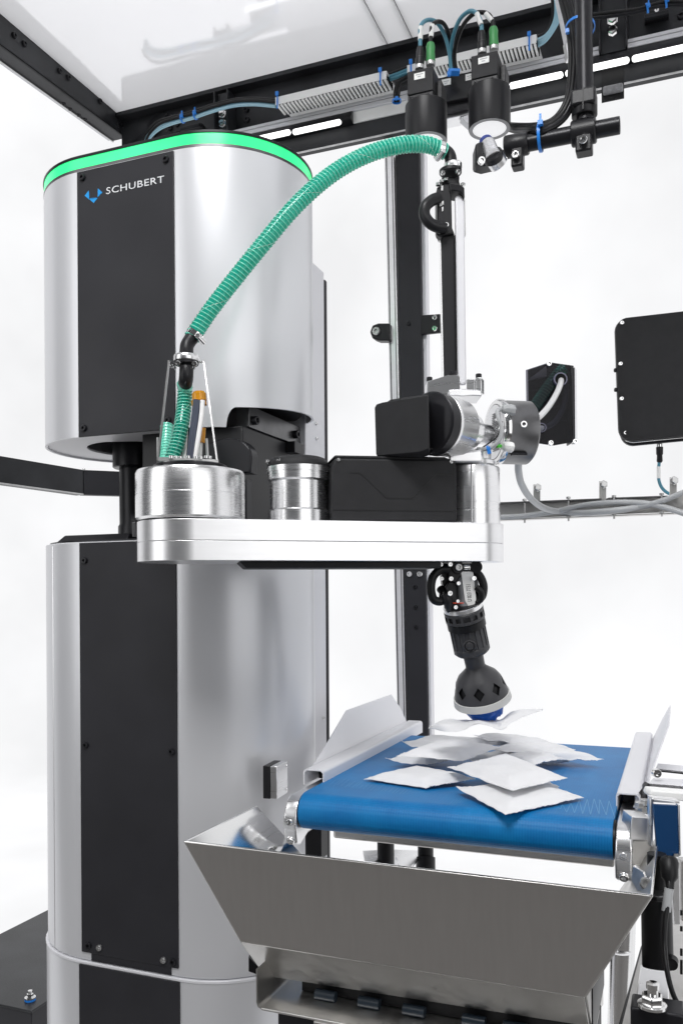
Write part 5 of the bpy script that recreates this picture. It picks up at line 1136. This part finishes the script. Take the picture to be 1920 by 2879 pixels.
# ================================================================== CABINET at the lower left
cz_ = zc(-1.0)
p = ZP(90, 2843, -1.0); q_ = ZP(0, 2720, -1.0)
cab = thing('floor_cabinet', 'low black cabinet with a bolt on its lid behind the column at the lower left', 'cabinet', (p.x-.2, p.y+.3, 0))
part('cabinet_lid', M().box((p.x-.42, p.y, cz_-.006), (p.x, p.y+1.2, cz_)), BEAM, cab, bevel=.0015)
cut_ = part('cabinet_body', M().box((p.x-.412, p.y+.004, .002), (p.x-.004, p.y+1.19, cz_-.0065)), PANEL, cab, bevel=.002)
bp_ = ZP(86, 2812, -1.0)
part('blue_washer', M().lathe(bp_, UP, [(.0135, 0), (.0135, .004), (.012, .005)], 28), TIE, cab)
part('steel_washer', M().lathe(bp_+UP*.005, UP, [(.0135, 0), (.0135, .003)], 28), CHROME, cab)
bo = screw(cab, bp_+UP*.008, UP, .0085, 'steel_hex'); part('bolt_shank', M().cyl(bp_+UP*.008, bp_+UP*.024, .0055, 14), CHROME, cab)

# ================================================================== RIGHT-HAND MACHINE FRAME
fm_ = thing('side_frame', 'stainless side frame with flat bars and bolted brackets at the right edge', 'frame', D(1880, 2300, 1.2))
def slabZ(pts, z, th, mt, nm, par, bevel=.0005): return part(nm, M().prism([ZP(x, y, z) for x, y in pts], (0, 0, -th)), mt, par, bevel=bevel)
slabZ([(1848, 2146), (2000, 2160), (2000, 2176), (1842, 2160)], -.330, .004, PAINT2, 'flat_bar', fm_)
part('bar_edge', M().prism([ZP(1842, 2160, -.330)-UP*.001, ZP(2000, 2176, -.330)-UP*.001, ZP(2000, 2176, -.330)-UP*.006, ZP(1842, 2160, -.330)-UP*.006], (0, .003, 0)), BLKM, fm_)
slabZ([(1836, 2186), (2000, 2196), (2000, 2216), (1822, 2202)], -.300, .004, PAINT2, 'flat_bar', fm_)
part('bar_edge', M().prism([ZP(1822, 2202, -.300)-UP*.0005, ZP(2000, 2216, -.300)-UP*.0005, ZP(2000, 2216, -.300)-UP*.006, ZP(1828, 2204, -.300)-UP*.006], (0, .004, 0)), BLKM, fm_)
part('bar_leg', slabp([(1813, 2212), (1822, 2202), (1828, 2206), (1828, 2290), (1815, 2290)], 1.30, .015), BLKM, fm_, bevel=.001)
part('sloped_bracket', slabp([(1786, 2240), (1812, 2205), (1814, 2215), (1806, 2250), (1790, 2290), (1784, 2288)], 1.32, .004), ALUM, fm_)
part('cover_plate', slabp([(1832, 2222), (2000, 2236), (2000, 2262), (1830, 2244), (1826, 2236)], 1.22, .03), WPL, fm_, bevel=.004, seg=3)
part('bracket_side', slabp([(1826, 2246), (1834, 2240), (1840, 2262), (1836, 2385), (1826, 2380)], 1.19, .012), ALUM, fm_, bevel=.002)
part('bracket_top', slabp([(1830, 2243), (1912, 2252), (1912, 2262), (1836, 2256)], 1.185, .02), ALUM, fm_, bevel=.002)
part('support_box', slabp([(1776, 2296), (1828, 2300), (1828, 2362), (1768, 2362)], 1.22, .04), ALUX, fm_, bevel=.001)
part('support_gusset', slabp([(1768, 2364), (1828, 2364), (1830, 2395), (1800, 2436), (1768, 2430)], 1.23, .03), STEELW, fm_, bevel=.001)
for x, y in ((1796, 2270), (1804, 2284), (1812, 2262)): screw(fm_, D(x, y, 1.27), UP, .0075, 'zinc_hex')
screw(fm_, D(1842, 2172, 1.36), TOCAM, .007, 'steel_cap')
nv = thing('reflector_panel', 'dark navy blue rectangular panel in a silver bracket at the right edge', 'panel', D(1872, 2410, 1.18))
part('panel_face', slabp([(1836, 2262), (1905, 2265), (1908, 2408), (1848, 2408)], 1.175, .006), NAVY, nv, bevel=.0008)
part('panel_edge', slabp([(1905.5, 2262), (1911, 2263), (1914, 2406), (1908.5, 2408)], 1.172, .010), ALUM, nv, bevel=.0008)
part('corner_clip', slabp([(1894, 2401), (1907, 2401), (1907, 2409), (1894, 2409)], 1.170, .003), ZINC, nv)
# black post, bracket, base plate and foot bolt at the lower right
leg = thing('machine_leg', 'thick black cylindrical leg with a lock nut standing on the steel base plate', 'leg', D(1850, 2720, 1.12))
lb0, lt0 = D(1848, 2722, 1.11), D(1844, 2532, 1.13)
part('leg_tube', M().lathe(lb0, lt0-lb0, [(.0185, 0), (.0195, .002), (.0195, (lt0-lb0).length)], 40), RUB, leg)
part('leg_post', M().cyl(D(1846, 2535, 1.16), D(1845, 2400, 1.16), .0125, 28), RUB, leg)
part('lock_nut', M().lathe(D(1846, 2534, 1.14), UP, [(.0155, 0), (.0165, .001), (.0165, .011), (.0155, .012)], 6), DSTEEL, leg, bevel=.0008)
part('leg_cap', M().cyl(D(1886, 2712, 1.09), D(1888, 2700, 1.10), .008, 16), RUB, leg)
bs = thing('base_plate', 'steel base plate with slots carrying the black leg at the lower right corner', 'base plate', D(1870, 2860, 1.1))
part('plate_top', M().prism([D(1806, 2650, 1.32), D(1812, 2560, 1.48), D(2050, 2580, 1.40), D(2050, 3000, 1.0), D(1730, 2935, 1.02)], (0, 0, -.006)), STEELW, bs, bevel=.0008)
part('bright_plate', M().prism([D(1800, 2716, 1.19), D(1878, 2726, 1.17), D(1880, 2822, 1.06), D(1788, 2808, 1.07)], (0, 0, .003)), ALUM, bs, bevel=.004)
part('plate_edge', M().prism([D(1800, 2660, 1.30), D(1806, 2650, 1.32), D(1735, 2935, 1.02), D(1722, 2935, 1.02)], (0, 0, -.03)), BLKM, bs, bevel=.001)
part('upright_web', slabp([(1884, 2410), (1908, 2412), (1912, 2600), (1895, 2600)], 1.25, .01), ALUX, bs, bevel=.001)
part('upright_web', slabp([(1913, 2420), (2000, 2420), (2000, 2585), (1916, 2590)], 1.27, .02), STEELW, bs, bevel=.001)
for y0, h_ in ((2560, 14), (2605, 14), (2668, 20), (2700, 40)): part('slot', slabp([(1912, y0), (1918, y0), (1918, y0+h_), (1912, y0+h_)], 1.075, .002), RUB, bs)
part('black_block', M().obox(D(1848, 2850, 1.02), (1, 0, 0), (0, 1, 0), UP, .030, .02, .012), BLKM, bs, bevel=.003)
part('bolt_washer', M().lathe(D(1832, 2829, 1.0), UP, [(.0165, 0), (.0165, .003), (.014, .004)], 32), CHROME, bs)
part('large_nut', M().lathe(D(1832, 2826, 1.0), UP, [(.0125, .0), (.0130, .001), (.0130, .011), (.0115, .013)], 6), CHROME, bs, bevel=.0008)
part('stud', M().lathe(D(1834, 2798, 1.0), UP, [(.0060, 0), (.0060, .007), (.0075, .008), (.0075, .014), (.0060, .015)], 20), CHROME, bs)
pw = thing('power_cable', 'black cable with a grey sleeve running down beside the black leg', 'cable', D(1875, 2600, 1.08))
part('cable', M().tube([D(1884, 2430, 1.13), D(1881, 2480, 1.11), D(1876, 2540, 1.10), D(1868, 2600, 1.09), D(1867, 2660, 1.08), D(1874, 2730, 1.06), D(1893, 2800, 1.05), D(1925, 2852, 1.05), D(1950, 2870, 1.05)], .0032, 12), RUB, pw)
part('strain_relief', M().lathe(D(1879, 2412, 1.13), D(1882, 2490, 1.11)-D(1879, 2412, 1.13), [(.010, 0), (.0125, .006), (.0105, .026), (.006, .032), (.005, .040)], 12), RUB, pw)
part('grey_sleeve', M().cyl(D(1880, 2498, 1.105), D(1871, 2562, 1.10), .0058, 16), GREYC, pw)
pp = thing('steel_pipe', 'shiny steel pipe standing behind the hopper at the lower right', 'pipe', D(1745, 2900, 1.6))
part('pipe', M().cyl(D(1738, 3000, 1.62), D(1752, 2560, 1.62), sz(34, 1.62), 32), CHROME, pp)
part('pipe_collar', M().lathe(D(1742, 2672, 1.62), UP, [(sz(36, 1.62), 0), (sz(38, 1.62), .002), (sz(38, 1.62), .006)], 32), ALUM, pp)
kb = thing('stop_block', 'small black block peeking out between the hopper side and the column base', 'block', D(710, 2735, 1.35))
part('block_body', slabp([(699, 2690), (728, 2720), (742, 2748), (722, 2740), (699, 2732)], 1.30, .02), BLK, kb, bevel=.001)

for o in bpy.data.objects:
    if o.type == 'MESH' and len(o.data.materials) == 0: o.data.materials.append(BLK)
